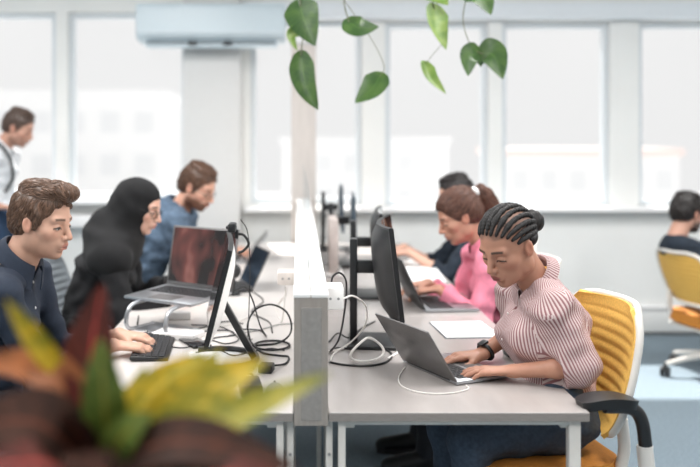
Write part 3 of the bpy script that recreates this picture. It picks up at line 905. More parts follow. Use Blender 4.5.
# ------------------------------------------------------------------ chairs
def chair(label, loc, rotdeg, sh=.50, fab=M_YEL, seatm=M_ORA, frame=M_WMET, tilt=.30, group=None, arms=True, bh=.425, base_rot=.5):
    t = thing('office_chair', label, 'chair', loc, math.radians(rotdeg), group)
    def seat(u, v):
        a = (u * 2 - 1); b = (v * 2 - 1)
        w = .245 * (1 - abs(b) ** 7 * .18); l = .215 * (1 - abs(a) ** 7 * .12)
        return (.105 + b * l, a * w, sh - .035 - .018 * max(0, b - .5) * 2 + .012 * abs(a) ** 2)
    bm = bmesh.new(); grid_solid(bm, seat, 16, 16, .062)
    bmesh.ops.bevel(bm, geom=[e for e in bm.edges if len(e.link_faces) == 2 and e.calc_face_angle(0) > 1.0], offset=.022, segments=4, affect='EDGES')
    obj('seat', bm, seatm, t)
    obj('seat_pan', boxbm((.10, 0, sh - .085), (.40, .44, .022), .01), frame, t)
    H0, H1 = sh + .07, sh + bh
    def backpt(u, v, off=0):
        a = u * 2 - 1; b = v * 2 - 1
        w = .245 * (1 - max(0, abs(b)) ** 6 * .22) * (1 - .10 * max(0, b))
        z = H0 + (H1 - H0) * v
        x = -.095 - (z - H0) * tilt + .055 * a * a - .03 * math.sin(PI * v) * .2 - off
        return (x, a * w, z)
    def ribbed(u, v):
        p = list(backpt(u, v)); a = abs(u * 2 - 1)
        amp = .0018 * (1 - ss(np.array(a), .75, .95)) * (1 if .08 < v < .92 else 0)
        p[0] += float(amp) * math.sin(v * PI * 22)
        return p
    bm = bmesh.new(); grid_solid(bm, ribbed, 20, 88, .012); obj('backrest', bm, fab, t)
    ring = [backpt(u, 0, .014) for u in (.1, .3, .5, .7, .9)] + [backpt(1, v, .010) for v in (.06, .2, .4, .6, .8, .94)] + [backpt(u, 1, .014) for u in (.9, .7, .5, .3, .1)] + [backpt(0, v, .010) for v in (.94, .8, .6, .4, .2, .06)]
    bm = bmesh.new(); tube(bm, ring, .0115, seg=10, n=4, closed=True)
    obj('back_frame', bm, frame, t)
    for q in (1, -1):
        bm = bmesh.new(); tube(bm, [backpt(.5 + q * .42, .15, .02), (-.10, q * .20, sh + .02), (-.06, q * .19, sh - .07), (.03, q * .13, sh - .10)], .017, seg=10)
        obj('back_support', bm, frame, t)
    if arms:
        for q in (1, -1):
            y = q * .285
            bm = bmesh.new(); grid_solid(bm, lambda u, v: (-.085 + .155 * v, y + (u * 2 - 1) * .042 * (1 - abs(v * 2 - 1) ** 5 * .45), sh + .205 - .012 * (v * 2 - 1) ** 2), 10, 14, .026)
            bmesh.ops.bevel(bm, geom=[e for e in bm.edges if len(e.link_faces) == 2 and e.calc_face_angle(0) > 1.0], offset=.008, segments=3, affect='EDGES')
            o = obj('armrest', bm, M_BLACK, t)
            bm = bmesh.new(); tube(bm, [(.0, y, sh + .187), (-.075, y, sh + .18), (-.108, y, sh + .145), (-.122, y, sh + .06)], .0185, seg=10)
            obj('arm_bracket', bm, M_BLACKS, o)
            bm = bmesh.new(); tube(bm, [(-.117, y, sh + .075), (-.122, y, sh - .02), (-.10, q * .24, sh - .085), (.03, q * .15, sh - .095)], .022, seg=10)
            obj('arm_post', bm, frame, o)
    bm = bmesh.new(); lathe(bm, [(.026, .10), (.026, .25), (.018, .25), (.018, sh - .09)], (.05, 0, 0)); obj('gas_lift', bm, M_BLACKS, t)
    bm = bmesh.new()
    for k in range(5):
        a = 2 * PI * k / 5 + base_rot
        tube(bm, [(.05 + .02 * math.cos(a), .02 * math.sin(a), .125), (.05 + .16 * math.cos(a), .16 * math.sin(a), .105), (.05 + .29 * math.cos(a), .29 * math.sin(a), .075)], lambda u: .022 - .008 * u, seg=8)
    obj('star_base', bm, frame, t)
    for k in range(5):
        a = 2 * PI * k / 5 + base_rot; c = Vector((.05 + .295 * math.cos(a), .295 * math.sin(a), .03)); th = a + .9
        bm = bmesh.new()
        for q in (1, -1):
            R = Matrix.Rotation(th, 4, 'Z')
            M_ = Matrix.Translation(c + R @ Vector((0, q * .016, 0))) @ R @ Matrix.Rotation(PI / 2, 4, 'X')
            bmesh.ops.create_cone(bm, cap_ends=True, segments=20, radius1=.03, radius2=.03, depth=.02, matrix=M_)
        tube(bm, [c + Vector((0, 0, .008)), c + Vector((0, 0, .05))], .009, seg=8, smooth=False)
        obj('caster', bm, M_RUB, t)
    return t

# ------------------------------------------------------------------ devices
def laptop(label, loc, rotdeg, w=.304, d=.212, open_deg=108, body=M_ALU, lid=M_ALU, screen=M_SCREEN, lift=0., pitch=0.):
    "local: user sits towards +x, hinge at x=0"
    t = thing('laptop', label, 'laptop', loc, math.radians(rotdeg)); t.rotation_euler = (0, math.radians(pitch), math.radians(rotdeg))
    obj('base', boxbm((d / 2, 0, .0075), (d, w, .0115), .003), body, t)
    bm = bmesh.new()
    kw, kd = w * .86 / 13, d * .44 / 5
    for r in range(5):
        for c in range(13):
            if r == 4 and 3 < c < 8: continue
            box(bm, (d * .12 + (r + .5) * kd, -w * .43 + (c + .5) * kw, .0138), (kd * .82, kw * .82, .0018))
    box(bm, (d * .12 + 4.5 * kd, -w * .43 + 6 * kw, .0138), (kd * .82, kw * 3.8, .0018))
    obj('keyboard', bm, M_KEY, t, smooth=False)
    obj('trackpad', boxbm((d * .79, 0, .0135), (d * .30, w * .36, .0012), .0005), lid if body is M_ALU else M_BLACKS, t, smooth=False)
    a = math.radians(open_deg - 90)
    R = Matrix.Rotation(-a, 3, 'Y')
    o = obj('lid', boxbm(R @ Vector((-.002, 0, d / 2)) + Vector((.002, 0, .012)), (.0055, w, d), .0022, rot=R), lid, t)
    obj('display', boxbm(R @ Vector((.0012, 0, d / 2 + .004)) + Vector((.002, 0, .012)), (.001, w * .95, d * .90), 0, rot=R), screen, o, smooth=False)
    bm = bmesh.new(); tube(bm, [(.001, -w * .38, .011), (.001, w * .38, .011)], .0055, seg=8, smooth=False); obj('hinge', bm, M_BLACKS, t)
    return t
def monitor(label, loc, rotdeg, w=.56, h=.335, bottom=.10, tilt=6, back=M_BLACK, foot='plate', curve=.02, arm=.09, bulge=.030, rear_mat=None):
    "local: screen faces +x; column behind it; origin under the column"
    t = thing('monitor', label, 'monitor', loc, math.radians(rotdeg))
    R = Matrix.Rotation(math.radians(-tilt), 3, 'Y')
    cz = bottom + h / 2; c = Vector((arm, 0, cz))
    def shell(u, v):
        a = u * 2 - 1; b = v * 2 - 1
        return c + R @ Vector((curve * a * a - .006, a * w / 2, b * h / 2))
    bm = bmesh.new(); grid_solid(bm, shell, 16, 4, .014); p = obj('panel', bm, back, t)
    def rear(u, v):
        a = u * 2 - 1; b = v * 2 - 1
        return c + R @ Vector((curve * a * a - .012 - bulge * (1 - a ** 4) * (1 - b ** 4), a * w / 2 * .97, b * h / 2 * .96))
    bm = bmesh.new(); grid_solid(bm, rear, 16, 10, .006); obj('rear_shell', bm, rear_mat or back, p)
    def disp(u, v):
        a = u * 2 - 1; b = v * 2 - 1
        return c + R @ Vector((curve * a * a + .0018, a * w / 2 * .975, b * h / 2 * .955 + .004))
    bm = bmesh.new(); grid_solid(bm, disp, 16, 4, .002); obj('display', bm, M_SCREEN, p)
    if foot == 'plate':
        bm = bmesh.new(); span(bm, (-.022, -.030, .006), (.004, .030, cz + .10), .004); obj('stand_column', bm, M_BLACKS, t)
        bm = bmesh.new(); span(bm, (-.004, -.022, cz - .022), (arm - .03, .022, cz + .022), .004); obj('stand_arm', bm, M_BLACKS, t)
        obj('stand_foot', boxbm((.07, 0, .006), (.20, .24, .012), .005), M_BLACKS, t)
    else:
        bm = bmesh.new(); box(bm, (.032, 0, .100), (.022, .05, .215), .004, rot=Matrix.Rotation(math.radians(29), 3, 'Y')); obj('stand_column', bm, M_BLACKS, t)
        pts = [(.17, .13, .010), (.06, .125, .010), (-.01, .07, .010), (-.026, 0, .010), (-.01, -.07, .010), (.06, -.125, .010), (.17, -.13, .010)]
        bm = bmesh.new(); tube(bm, pts, .0095, seg=8); obj('stand_foot', bm, M_BLACKS, t)
    return t
def cable(label, pts, r=.0028, m=None, cat='cable', group=None, closed=False, plug=None):
    o = obj('cable', tubebm(pts, r, seg=6, n=7, closed=closed), m or M_BCAB)
    tag(o, label, cat, group)
    return o
def D(px, py, z=DESK):
    "point of a level surface at height z seen at px, py"
    Y = FPX * (CAM_H - z) / (py - VY)
    return Vector(((px - VX) * Y / FPX, Y, z))
def Dc(px, py, up=.0035): p = D(px, py); p.z = DESK + up; return p
# ------------------------------------------------------------------ things on the right row
monitor('large black curved monitor seen from behind on the front right desk', (.205, 3.16, DESK), -5, w=.55, h=.322, bottom=.112, tilt=7, arm=.105, curve=.04)
monitor('black monitor on the middle right desk, just behind the large curved one', (.262, 4.12, DESK), -5, w=.52, h=.30, bottom=.10, tilt=6, arm=.12)
monitor('slim black monitor edge on behind the upright taupe board, nearer of the two', (.195, 5.12, DESK), -3.2, w=.50, h=.30, bottom=.11, tilt=2, arm=.13, curve=.004, bulge=.012, back=M_HAZED)
monitor('slim black monitor edge on at the far end of the right row', (.17, 5.86, DESK), -2.6, w=.46, h=.30, bottom=.13, tilt=2, arm=.12, curve=.004, bulge=.012, back=M_HAZED)
laptop('silver laptop with raised lid used by the person in the striped shirt', (.402, 2.735, DESK), 25, d=.188, open_deg=123, lid=M_DARKALU)
laptop('laptop with dark lid used by the person in the pink shirt', (.512, 3.86, DESK), 6, w=.34, d=.235, open_deg=116, lid=M_BLACKS)
def sheets(label, corner_a, corner_b, rot=0, n=1, cat='paper', th=.004, name='paper_pad'):
    a, b = corner_a, corner_b; c = (a + b) / 2
    t = thing(name, label, cat, (c.x, c.y, DESK), math.radians(rot))
    w, d = abs(a.x - b.x), abs(a.y - b.y)
    obj('cover', boxbm((0, 0, th * .25), (w, d, th * .5), .0004), M_GSEAT if n else M_PAPER, t, smooth=False)
    obj('sheet', boxbm((.003, .004, th * .75), (w - .004, d - .004, th * .5), .0004), M_PAPER, t, smooth=False)
    return t
sheets('white note pad on the right row between the pink and the striped shirt', Vector((.525, 3.22, 0)), Vector((.735, 3.50, 0)), 4)
sheets('large white sheets on the desk in front of the far person in dark clothes', Vector((.56, 4.50, 0)), Vector((.765, 5.02, 0)), -3, n=0, name='paper_sheets')
def mouse(label, loc, rot, m):
    t = thing('computer_mouse', label, 'mouse', loc, math.radians(rot))
    bm = bmesh.new(); bmesh.ops.create_uvsphere(bm, u_segments=20, v_segments=12, radius=1, matrix=Matrix.Diagonal((.055, .031, .034, 1)))
    bmesh.ops.bisect_plane(bm, geom=bm.verts[:] + bm.edges[:] + bm.faces[:], plane_co=(0, 0, .004), plane_no=(0, 0, -1), clear_outer=True)
    for v in bm.verts: v.co.z = max(0, v.co.z - .004)
    bmesh.ops.holes_fill(bm, edges=[e for e in bm.edges if e.is_boundary])
    obj('shell', bm, m, t)
    obj('scroll_wheel', boxbm((.026, 0, .025), (.018, .006, .008), .0025), M_BLACK, t)
mouse('white computer mouse beside the far sheets on the right row', (.66, 5.16, DESK), 185, M_WHITE)
# cables on the right
cable('black cable arching over the white power box and down to the right desk', [(.10, 2.72, 1.026), (.106, 2.725, 1.045), (.128, 2.74, 1.052), (.148, 2.76, 1.02), (.146, 2.80, .93), (.130, 2.86, .82), (.105, 2.95, .757), (.13, 3.05, .745), (.19, 3.04, .7435)], .0032)
cable('white cable hanging from the power box to the curved monitor', [(.134, 2.67, .985), (.17, 2.74, .98), (.215, 2.84, .93), (.222, 2.94, .85), (.18, 3.0, .78), (.12, 2.98, .7445), (.10, 2.86, .7445)], .0030, M_WCAB)
ring = [Vector((.222 + .052 * math.cos(a) + .012 * math.sin(2 * a), 2.86 + .030 * math.cos(a), .747 + .050 * (1 - math.sin(a)) * .75)) for a in [k * 2 * PI / 12 for k in range(12)]]
tag(obj('cable_coil', tubebm(ring, .0042, seg=8, n=5, closed=True), M_WCAB), 'thick white cable coil standing on edge behind the silver laptop', 'cable')
cable('thick white cable lying from the divider to the coil on the right desk', [Dc(329, 353), Dc(345, 349), Dc(362, 345), Dc(385, 345), Dc(398, 352), Dc(388, 360, .004)], .0042, M_WCAB)
cable('black cable lying along the right desk below the coil', [Dc(329, 363), Dc(345, 366), Dc(365, 367), Dc(384, 364), Dc(392, 356), Dc(380, 346)], .0034)
cable('thin black cable from the divider to the foot of the curved monitor', [Dc(329, 343, .004), Dc(338, 336, .010), Dc(349, 341, .012), Dc(362, 329), Dc(375, 322)], .0028)
cable('thin white charging cable trailing in a wide curve from the silver laptop', [(.492, 2.588, .7445)] + [Dc(468, 390, .003), Dc(452, 394, .003), Dc(430, 394.5, .003), Dc(410, 391, .003), Dc(400, 385, .003), Dc(399, 377, .003), Dc(405, 368, .003)], .0019, M_WCAB)
cable('loose grey cable tangle at the foot of the upright board', [Dc(322, 275, .004), Dc(332, 280, .02), Dc(342, 272, .03), Dc(348, 266, .01), Dc(345, 256), Dc(352, 252)], .003, M_BCAB)

# ------------------------------------------------------------------ things on the left row
M_DISP = bpy.data.materials.new('laptop screen reflection'); M_DISP.use_nodes = True  # room reflection painted into the screen as reddish blotches with a faint glow
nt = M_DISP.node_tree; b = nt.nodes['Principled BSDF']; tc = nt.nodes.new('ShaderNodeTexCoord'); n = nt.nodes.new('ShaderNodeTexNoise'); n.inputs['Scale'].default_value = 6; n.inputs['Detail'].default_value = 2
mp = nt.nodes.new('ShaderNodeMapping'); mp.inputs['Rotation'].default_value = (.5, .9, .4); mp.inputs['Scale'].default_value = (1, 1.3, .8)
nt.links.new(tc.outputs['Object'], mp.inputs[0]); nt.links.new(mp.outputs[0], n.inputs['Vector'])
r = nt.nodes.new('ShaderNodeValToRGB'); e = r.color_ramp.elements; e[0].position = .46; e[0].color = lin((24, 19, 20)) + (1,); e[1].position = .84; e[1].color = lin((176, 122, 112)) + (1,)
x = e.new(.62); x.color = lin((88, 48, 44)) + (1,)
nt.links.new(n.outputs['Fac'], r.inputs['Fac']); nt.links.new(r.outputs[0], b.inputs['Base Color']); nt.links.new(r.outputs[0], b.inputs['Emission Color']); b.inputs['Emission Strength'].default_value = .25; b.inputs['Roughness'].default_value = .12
monitor('black monitor seen edge on upon a curved foot, on the front left desk', (-.165, 2.90, DESK), 185, w=.54, h=.30, bottom=.10, tilt=14, back=M_BLACK, foot='v', arm=.10, curve=.006, bulge=.022, rear_mat=M_WHITE)
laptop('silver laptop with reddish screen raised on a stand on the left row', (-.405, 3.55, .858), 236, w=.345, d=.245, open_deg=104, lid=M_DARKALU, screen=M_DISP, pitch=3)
ls = thing('laptop_stand', 'silver stand holding up the laptop with the reddish screen', 'laptop stand', (-.48, 3.42, DESK), math.radians(236))
bm = bmesh.new()
for q in (-.1, .1):
    o_ = bmesh.new(); tube(o_, [(.02, q, .006), (.10, q, .004), (.155, q, .012), (.165, q, .05), (.13, q, .098), (.0, q, .106), (-.06, q, .108)], .008, seg=8); obj('stand_leg', o_, M_ALU, ls)
bm.free()
obj('support_plate', boxbm((-.01, 0, .108), (.12, .25, .006), .002), M_ALU, ls); obj('foot_plate', boxbm((.06, 0, .003), (.14, .24, .006), .002), M_ALU, ls)
laptop('silver laptop in front of the bearded person in the blue hoodie', (-.33, 5.32, DESK), 182, open_deg=132)
laptop('dark open laptop in the middle of the left row next to the desk microphone', (-.262, 4.33, DESK), 196, w=.30, d=.2, open_deg=116, body=M_BLACKS, lid=M_DARKALU)
wc = thing('webcam', 'small black webcam clipped to the top of the edge on monitor of the left row', 'webcam', (-.213, 2.92, 1.150))
obj('camera_body', boxbm((-.008, 0, .026), (.026, .07, .030), .006), M_BLACK, wc); obj('clip', boxbm((.006, 0, .004), (.012, .03, .03), .003), M_BLACK, wc)
bm = bmesh.new(); tube(bm, [(.008, 0, .004), (.03, .0, .0), (.046, 0, -.028), (.03, 0, -.05), (.012, 0, -.058)], .0045, seg=8); obj('mount_arm', bm, M_BLACK, wc)
bm = bmesh.new(); ball(bm, (-.022, -.0, .026), .008); obj('lens', bm, M_SCREEN, wc)
cable('thin black webcam cable hanging behind the edge on monitor of the left row', [(-.196, 2.95, 1.20), (-.175, 3.0, 1.15), (-.17, 3.05, 1.02), (-.175, 3.06, .85), (-.18, 3.1, .76), (-.17, 3.2, .743)], .0018)
mic = thing('desk_microphone', 'black desk microphone on a round base beside the dark laptop', 'microphone', (-.305, 4.12, DESK))
bm = bmesh.new(); lathe(bm, [(.032, 0), (.032, .008), (.02, .014), (.006, .016)]); obj('base', bm, M_BLACK, mic)
bm = bmesh.new(); tube(bm, [(0, 0, .012), (0, 0, .05), (.004, 0, .09)], .005); obj('stem', bm, M_BLACK, mic)
bm = bmesh.new(); ball(bm, (.004, 0, .112), (.03, .03, .034)); obj('head', bm, M_BLACK, mic)
kb = thing('keyboard', 'black keyboard under the hands of the person in the navy shirt', 'keyboard', (-.505, 3.06, DESK), math.radians(4))
obj('case', boxbm((0, 0, .008), (.125, .36, .014), .004, rot=Matrix.Rotation(.05, 3, 'Y')), M_BLACK, kb)
bm = bmesh.new()
for r_ in range(5):
    for c_ in range(16): box(bm, (-.046 + r_ * .0215, -.163 + c_ * .0218, .0175 - r_ * .0011), (.0185, .0185, .006), .0)
obj('keys', bm, M_KEY, kb, smooth=False)
def brick(name, label, cat, c, size, m, rot=0, band=None):
    t = thing(name, label, cat, c, math.radians(rot))
    obj('housing', boxbm((0, 0, size[2] / 2), size, min(size) * .18, seg=3), m, t)
    obj('socket', boxbm((0, size[1] / 2 + .002, size[2] / 2), (size[0] * .4, .012, size[2] * .45), .001), band or M_BLACKS, t)
    return t
brick('power_adapter', 'large black power adapter near the front of the left desk', 'charger', (-.140, 2.53, DESK), (.062, .115, .034), M_BLACK, 8)
brick('power_adapter', 'small black adapter lying behind the large one on the left desk', 'charger', (-.102, 2.755, DESK), (.044, .05, .026), M_BLACK, -10)
mouse('grey and black computer mouse at the front right corner of the left desk', (-.068, 2.52, DESK), 95, M_GREYP)
sheets('white papers beneath the foot of the edge on monitor of the left row', Vector((-.36, 2.72, 0)), Vector((-.13, 3.02, 0)), 6, n=0, name='paper_sheets', th=.002)
brick('power_strip', 'white power strip beneath the raised laptop on the left row', 'power strip', (-.49, 3.57, DESK), (.10, .055, .03), M_WHITE, 10, M_GREYP)
brick('router_box', 'flat white box lying in front of the laptop stand', 'box', (-.445, 3.24, DESK), (.17, .10, .022), M_WHITE, -18, M_GREYP)
tag(obj('smartphone', boxbm((-.37, 3.13, DESK + .005), (.07, .145, .009), .003, rot=Matrix.Rotation(.5, 3, 'Z')), M_SCREEN), 'dark smartphone lying between the black keyboard and the monitor', 'phone')
# tangle of cables
cable('thin black cable curling between the flat white box and the monitor', [(-.50, 3.12, .7435), (-.40, 3.06, .7435), (-.33, 3.18, .7435), (-.26, 3.12, .7435), (-.22, 3.2, .744), (-.30, 3.40, .7435), (-.42, 3.44, .744)], .0022)
cable('white cable curling behind the black keyboard', [(-.60, 3.30, .7435), (-.52, 3.38, .7435), (-.42, 3.30, .7435), (-.36, 3.36, .7435), (-.28, 3.44, .7435), (-.2, 3.6, .7435)], .0026, M_WCAB)
cable('thin black cable lying across the white papers', [(-.35, 2.98, .746), (-.28, 3.02, .7465), (-.22, 2.94, .7465), (-.16, 2.99, .7465), (-.10, 3.05, .744), (-.05, 3.02, .744)], .002)
arch = [(-.175, 3.16, .746), (-.185, 3.17, .80), (-.16, 3.18, .85), (-.105, 3.2, .868), (-.05, 3.2, .845), (-.028, 3.19, .80), (-.035, 3.16, .765), (-.075, 3.12, .746), (-.13, 3.1, .744), (-.185, 3.08, .744)]
cable('black cable standing in a high loop beside the divider on the left desk', arch, .0036)
cable('black cable running past the monitor foot to the small adapter', [(-.185, 3.2, .744), (-.13, 3.0, .7440), (-.07, 2.95, .744), (-.035, 2.93, .744), (-.045, 2.84, .744), (-.09, 2.79, .75)], .0034)
cable('black cable lying from the keyboard towards the large power adapter', [(-.42, 2.80, .7435), (-.33, 2.72, .7435), (-.22, 2.70, .7435), (-.15, 2.72, .7435), (-.135, 2.6, .752)], .0030)
cable('black cable crossing under the raised laptop', [(-.66, 3.62, .7435), (-.62, 3.40, .7435), (-.55, 3.32, .7435), (-.40, 3.36, .7435), (-.30, 3.50, .7435), (-.22, 3.46, .744)], .0026)
cable('black cable draped from the edge on monitor of the left row in a wide curve', [(-.222, 2.98, .95), (-.19, 3.06, .955), (-.165, 3.12, .90), (-.14, 3.16, .80), (-.12, 3.22, .748), (-.15, 3.34, .744), (-.22, 3.36, .744)], .0030)
cable('thin grey cable lying straight towards the divider', [(-.26, 3.26, .743), (-.16, 3.34, .743), (-.08, 3.44, .744), (-.02, 3.46, .744)], .0022, M_GREYP)
cable('black cable lying in a flat loop in front of the power strip', [(-.34, 3.16, .7435), (-.30, 3.22, .7435), (-.24, 3.26, .7435), (-.27, 3.34, .7435), (-.36, 3.32, .7435), (-.40, 3.20, .75)], .0026)
cable('thin black cable wandering from the tangle towards the dark laptop', [(-.10, 3.30, .743), (-.12, 3.5, .743), (-.2, 3.7, .743), (-.16, 3.95, .743), (-.22, 4.2, .744)], .0026)
cable('white cable lying along the divider on the left row', [(-.05, 3.36, .905), (-.06, 3.40, .80), (-.07, 3.5, .744), (-.10, 3.8, .744), (-.06, 4.2, .744), (-.1, 4.6, .744)], .003, M_WCAB)
tag(obj('cable_coil', tubebm([(-.095 + .062 * math.cos(a), 3.09 + .07 * math.sin(a), .7455) for a in [k * PI / 6 for k in range(12)]], .004, seg=8, n=4, closed=True), M_BCAB), 'flat black cable coil lying beneath the high cable loop', 'cable')

# ------------------------------------------------------------------ chairs
chair('yellow mesh office chair with white frame under the person in the striped shirt', (.80, 2.69, 0), 187, sh=.55, tilt=.28)
chair('yellow office chair with white frame at the right edge of the room', (2.52, 5.48, 0), 12, sh=.38, tilt=.42, arms=False, bh=.40)
chair('yellow office chair under the person in the pink shirt', (1.01, 4.06, 0), 180, sh=.49, tilt=.2, arms=False, base_rot=.05)
chair('grey mesh office chair under the person in the black headscarf', (-.97, 4.0, 0), 2, sh=.50, fab=M_GRY, seatm=M_GSEAT, tilt=.34, arms=False)
chair('grey office chair under the person in the navy shirt', (-1.04, 2.90, 0), 0, sh=.49, fab=M_GRY, seatm=M_GSEAT, tilt=.2, arms=False)
chair('grey office chair under the bearded person in the blue hoodie', (-.98, 5.12, 0), 0, sh=.48, fab=M_GRY, seatm=M_GSEAT, tilt=.2, arms=False)
chair('yellow office chair under the far person in dark clothes', (1.22, 5.22, 0), 182, sh=.46, tilt=.2, arms=False)
# ------------------------------------------------------------------ the people
M_NAVY = mat('navy cotton', (30, 40, 56), .85, var=.12, scale=120, bump=.2, bscale=800)
M_BLKCL = mat('black cloth', (17, 17, 20), .9, var=.12, scale=120, bump=.2, bscale=700)
M_HOOD = mat('washed blue fleece', (84, 102, 122), .92, var=.28, scale=38, bump=.3, bscale=600)
M_PINK = mat('pink cotton', (232, 138, 160), .85, var=.08, scale=60, bump=.2, bscale=700)
M_WSH = mat('white shirt cloth', (226, 230, 234), .85, var=.03)
M_JEAN = mat('dark denim', (62, 74, 90), .9, var=.22, scale=90, bump=.3, bscale=900)
M_DTR = mat('dark trousers', (38, 40, 46), .9, var=.12)
M_NTR = mat('navy trousers', (42, 62, 88), .9, var=.12)
M_DKSH = mat('dark shirt', (30, 40, 52), .9, var=.12)
M_SHOE = mat('black leather', (24, 24, 26), .45, var=.1)
M_SOLE = mat('dark sole', (40, 40, 42), .7, var=.1)
M_STR = stripe_mat('burgundy striped cotton', (198, 180, 178), (136, 94, 97), .0080, .5)
def hairmat(name, rgb, rough=.45): return mat(name, rgb, rough, var=.35, scale=40, stretch=(3, 14, 3), bump=.4, bscale=160)
H_BROWN = hairmat('brown hair', (92, 70, 56)); H_DARK = hairmat('dark hair', (48, 38, 34)); H_BLACK = hairmat('black hair', (22, 18, 18), .6); H_GING = hairmat('auburn hair', (104, 76, 60)); H_POLY = hairmat('chestnut hair', (84, 56, 46))
GL = mat('spectacle frame', (40, 36, 36), .4)

def short_hair(p, rgb, quiff=0., seed=1, h=.003, low=-.05, thick=.006, n=1500, rad=.0017):
    F = p.hair_field(h)
    p.cap(F, thick, .072, low)
    p.hell(F, (-.015, 0, .108), (.082, .066, .022 + quiff * .3), .02)
    if quiff:
        p.hell(F, (.046, 0, .116), (.045, .056, .014 + quiff), .02); p.hell(F, (.080, .004, .106), (.022, .046, .012 + quiff * .8), .016)
    for q in (1, -1): p.hcone(F, (.020, q * .073, .03), (.018, q * .0725, -.014), .009, .005, .01)
    p.strands(F, .0012, seed, fx=20, fy=170, fz=40)
    def flow(q):
        if q[2] > .085: return (.55 - 2.2 * (q[0] > .055), .55 + q[1] * 3, 1.2 * (q[0] > .055))
        return (-.35 + (q[0] + .05) * 3, 0, -1)
    return p.hair_mesh(F, rgb, flow, n, .030, rad, .0022, seed)

# 1 striped shirt, cornrows
p = Person('person in a burgundy striped shirt typing on a silver laptop at the right front desk', (.785, 2.70, 0), 188, seat=.55, head=W(508, 245, 2.70), hp=(27, 28, 0), hscale=.95,
           skin=(176, 128, 106), lip=(146, 74, 72), brow=(44, 32, 28), wr=(W(513, 371, 2.63), W(482, 354, 2.86)), hand_yaw=(-20, 2), female=True, h=.0052, eye_open=.22, elbow_out=.30, elbows=(W(581, 367, 2.555), (.73, 2.94, .835)), thigh_z=.60, knee=.31, ank_dx=-.07, curl=(10, 13), hand_pitch=(-2, -3))
p.scalp = (132, 98, 82)
p.make_body(); STR = p.shirt(M_STR, cuff=.22, roll=True, weave=True, open_=.10, seed=4, folds=.0036, grow=.012, collar_h=.034, hem=.05); p.trousers(M_JEAN); p.shoes(M_SHOE, M_SOLE)
F = p.hair_field(.0025)
ctr = np.array((-.015, 0, .036)); rr = np.array((.099, .078, .087))
rows = [((.082, 0, .088), (-.02, 0, .40), (-.11, 0, .030))]
for q in (1, -1):
    rows += [((.079, q * .019, .087), (-.02, q * .058, .37), (-.11, q * .007, .028)), ((.073, q * .037, .083), (-.03, q * .12, .32), (-.11, q * .014, .024)),
             ((.063, q * .052, .074), (-.035, q * .17, .25), (-.11, q * .020, .018)), ((.051, q * .063, .062), (-.04, q * .205, .175), (-.11, q * .026, .010)),
             ((.040, q * .070, .047), (-.05, q * .22, .11), (-.11, q * .031, .002)), ((.027, q * .076, .029), (-.05, q * .20, .05), (-.11, q * .034, -.009)), ((-.030, q * .074, .010), (-.07, q * .10, -.005), (-.10, q * .03, -.026))]
for (S_, M_, E_) in rows:
    S_, M_, E_ = [np.array(x) - ctr for x in (S_, M_, E_)]
    prev = None; nk = 40
    for k in range(nk + 1):
        t = k / nk
        d = (1 - t) ** 2 * S_ + 2 * t * (1 - t) * M_ * .5 + t * t * E_
        pt = ctr + d / np.linalg.norm(d / (rr + .001))
        r_ = .0076 * (1 + .13 * (1 if k % 2 else -1)) * (.6 + .4 * min(1, t * 5))
        if prev is not None: p.hcone(F, prev, pt, prev_r, r_, .0015)
        prev = pt; prev_r = r_
p.hell(F, (-.075, 0, -.012), (.038, .052, .040), .01)
p.hell(F, (-.140, 0, .004), (.034, .036, .036), .008)
for k in range(7):
    a = k * 2 * PI / 7; p.hell(F, (-.148, .022 * math.cos(a), .008 + .022 * math.sin(a)), (.015, .014, .014), .004)
p.strands(F, .0007, 3, fx=220, fy=200, fz=220)
finish('hair', F, H_BLACK, p.root)
bm = bmesh.new(); c = p.Wr[-1].lerp(p.E[-1], .10); u = (p.Wr[-1] - p.E[-1]).normalized(); s_ = u.cross(Vector((0, 0, 1))).normalized(); n_ = s_.cross(u)
tube(bm, [c + s_ * .0305 * math.cos(a) + n_ * .026 * math.sin(a) for a in [k * PI / 7 for k in range(14)]], .0065, seg=8, n=3, closed=True)
wb = obj('watch_band', bm, M_BLACK, p.root)
obj('watch_face', boxbm(c + n_ * .031, (.03, .026, .009), .003, rot=Matrix((u, s_, n_)).transposed()), M_BLACK, wb)
def spheres_on_front(p, o, n, m, r=.0042, z0=.05, z1=.9, yoff=.0):
    "shirt buttons set on the front of the cloth"
    me = o.data; co = np.empty(len(me.vertices) * 3, np.float32); me.vertices.foreach_get('co', co); co = co.reshape(-1, 3)
    for k in range(n):
        z = p.N.z - z0 - k * z1
        sel = co[(np.abs(co[:, 2] - z) < .008) & (np.abs(co[:, 1] - p.N.y - yoff) < .012)]
        if len(sel) == 0: continue
        v = sel[sel[:, 0].argmax()]
        bm = bmesh.new(); ball(bm, (v[0] + .001, p.N.y + yoff, z), (.002, r, r), 10, 6); obj('button', bm, m, o)
spheres_on_front(p, STR, 3, M_WHITE, .004, .10, .08)

# 2 navy shirt, brown quiff
p = Person('person with brown hair in a navy shirt typing on the black keyboard at left', (-1.03, 2.90, 0), 0, seat=.49, head=W(43, 221, 2.90), hp=(-17, 12, 0), hscale=.98,
           skin=(204, 160, 138), lip=(176, 112, 100), brow=(74, 54, 42), beard=(150, 112, 92), beard_amt=.30, wr=(W(119, 334, 3.10), W(113, 345, 2.94)), hand_yaw=(-8, 6), h=.0052, eye_open=.75, elbow_out=.35, curl=(20, 24))
p.make_body(); o = p.shirt(M_NAVY, cuff=.82, open_=.05, seed=8, folds=.0028, collar_h=.05); p.trousers(M_DTR); p.shoes(M_SHOE, M_SOLE)
spheres_on_front(p, o, 3, M_WHITE, .005, .06, .085)
short_hair(p, (104, 78, 62), .012, 2, .0027, n=2600)

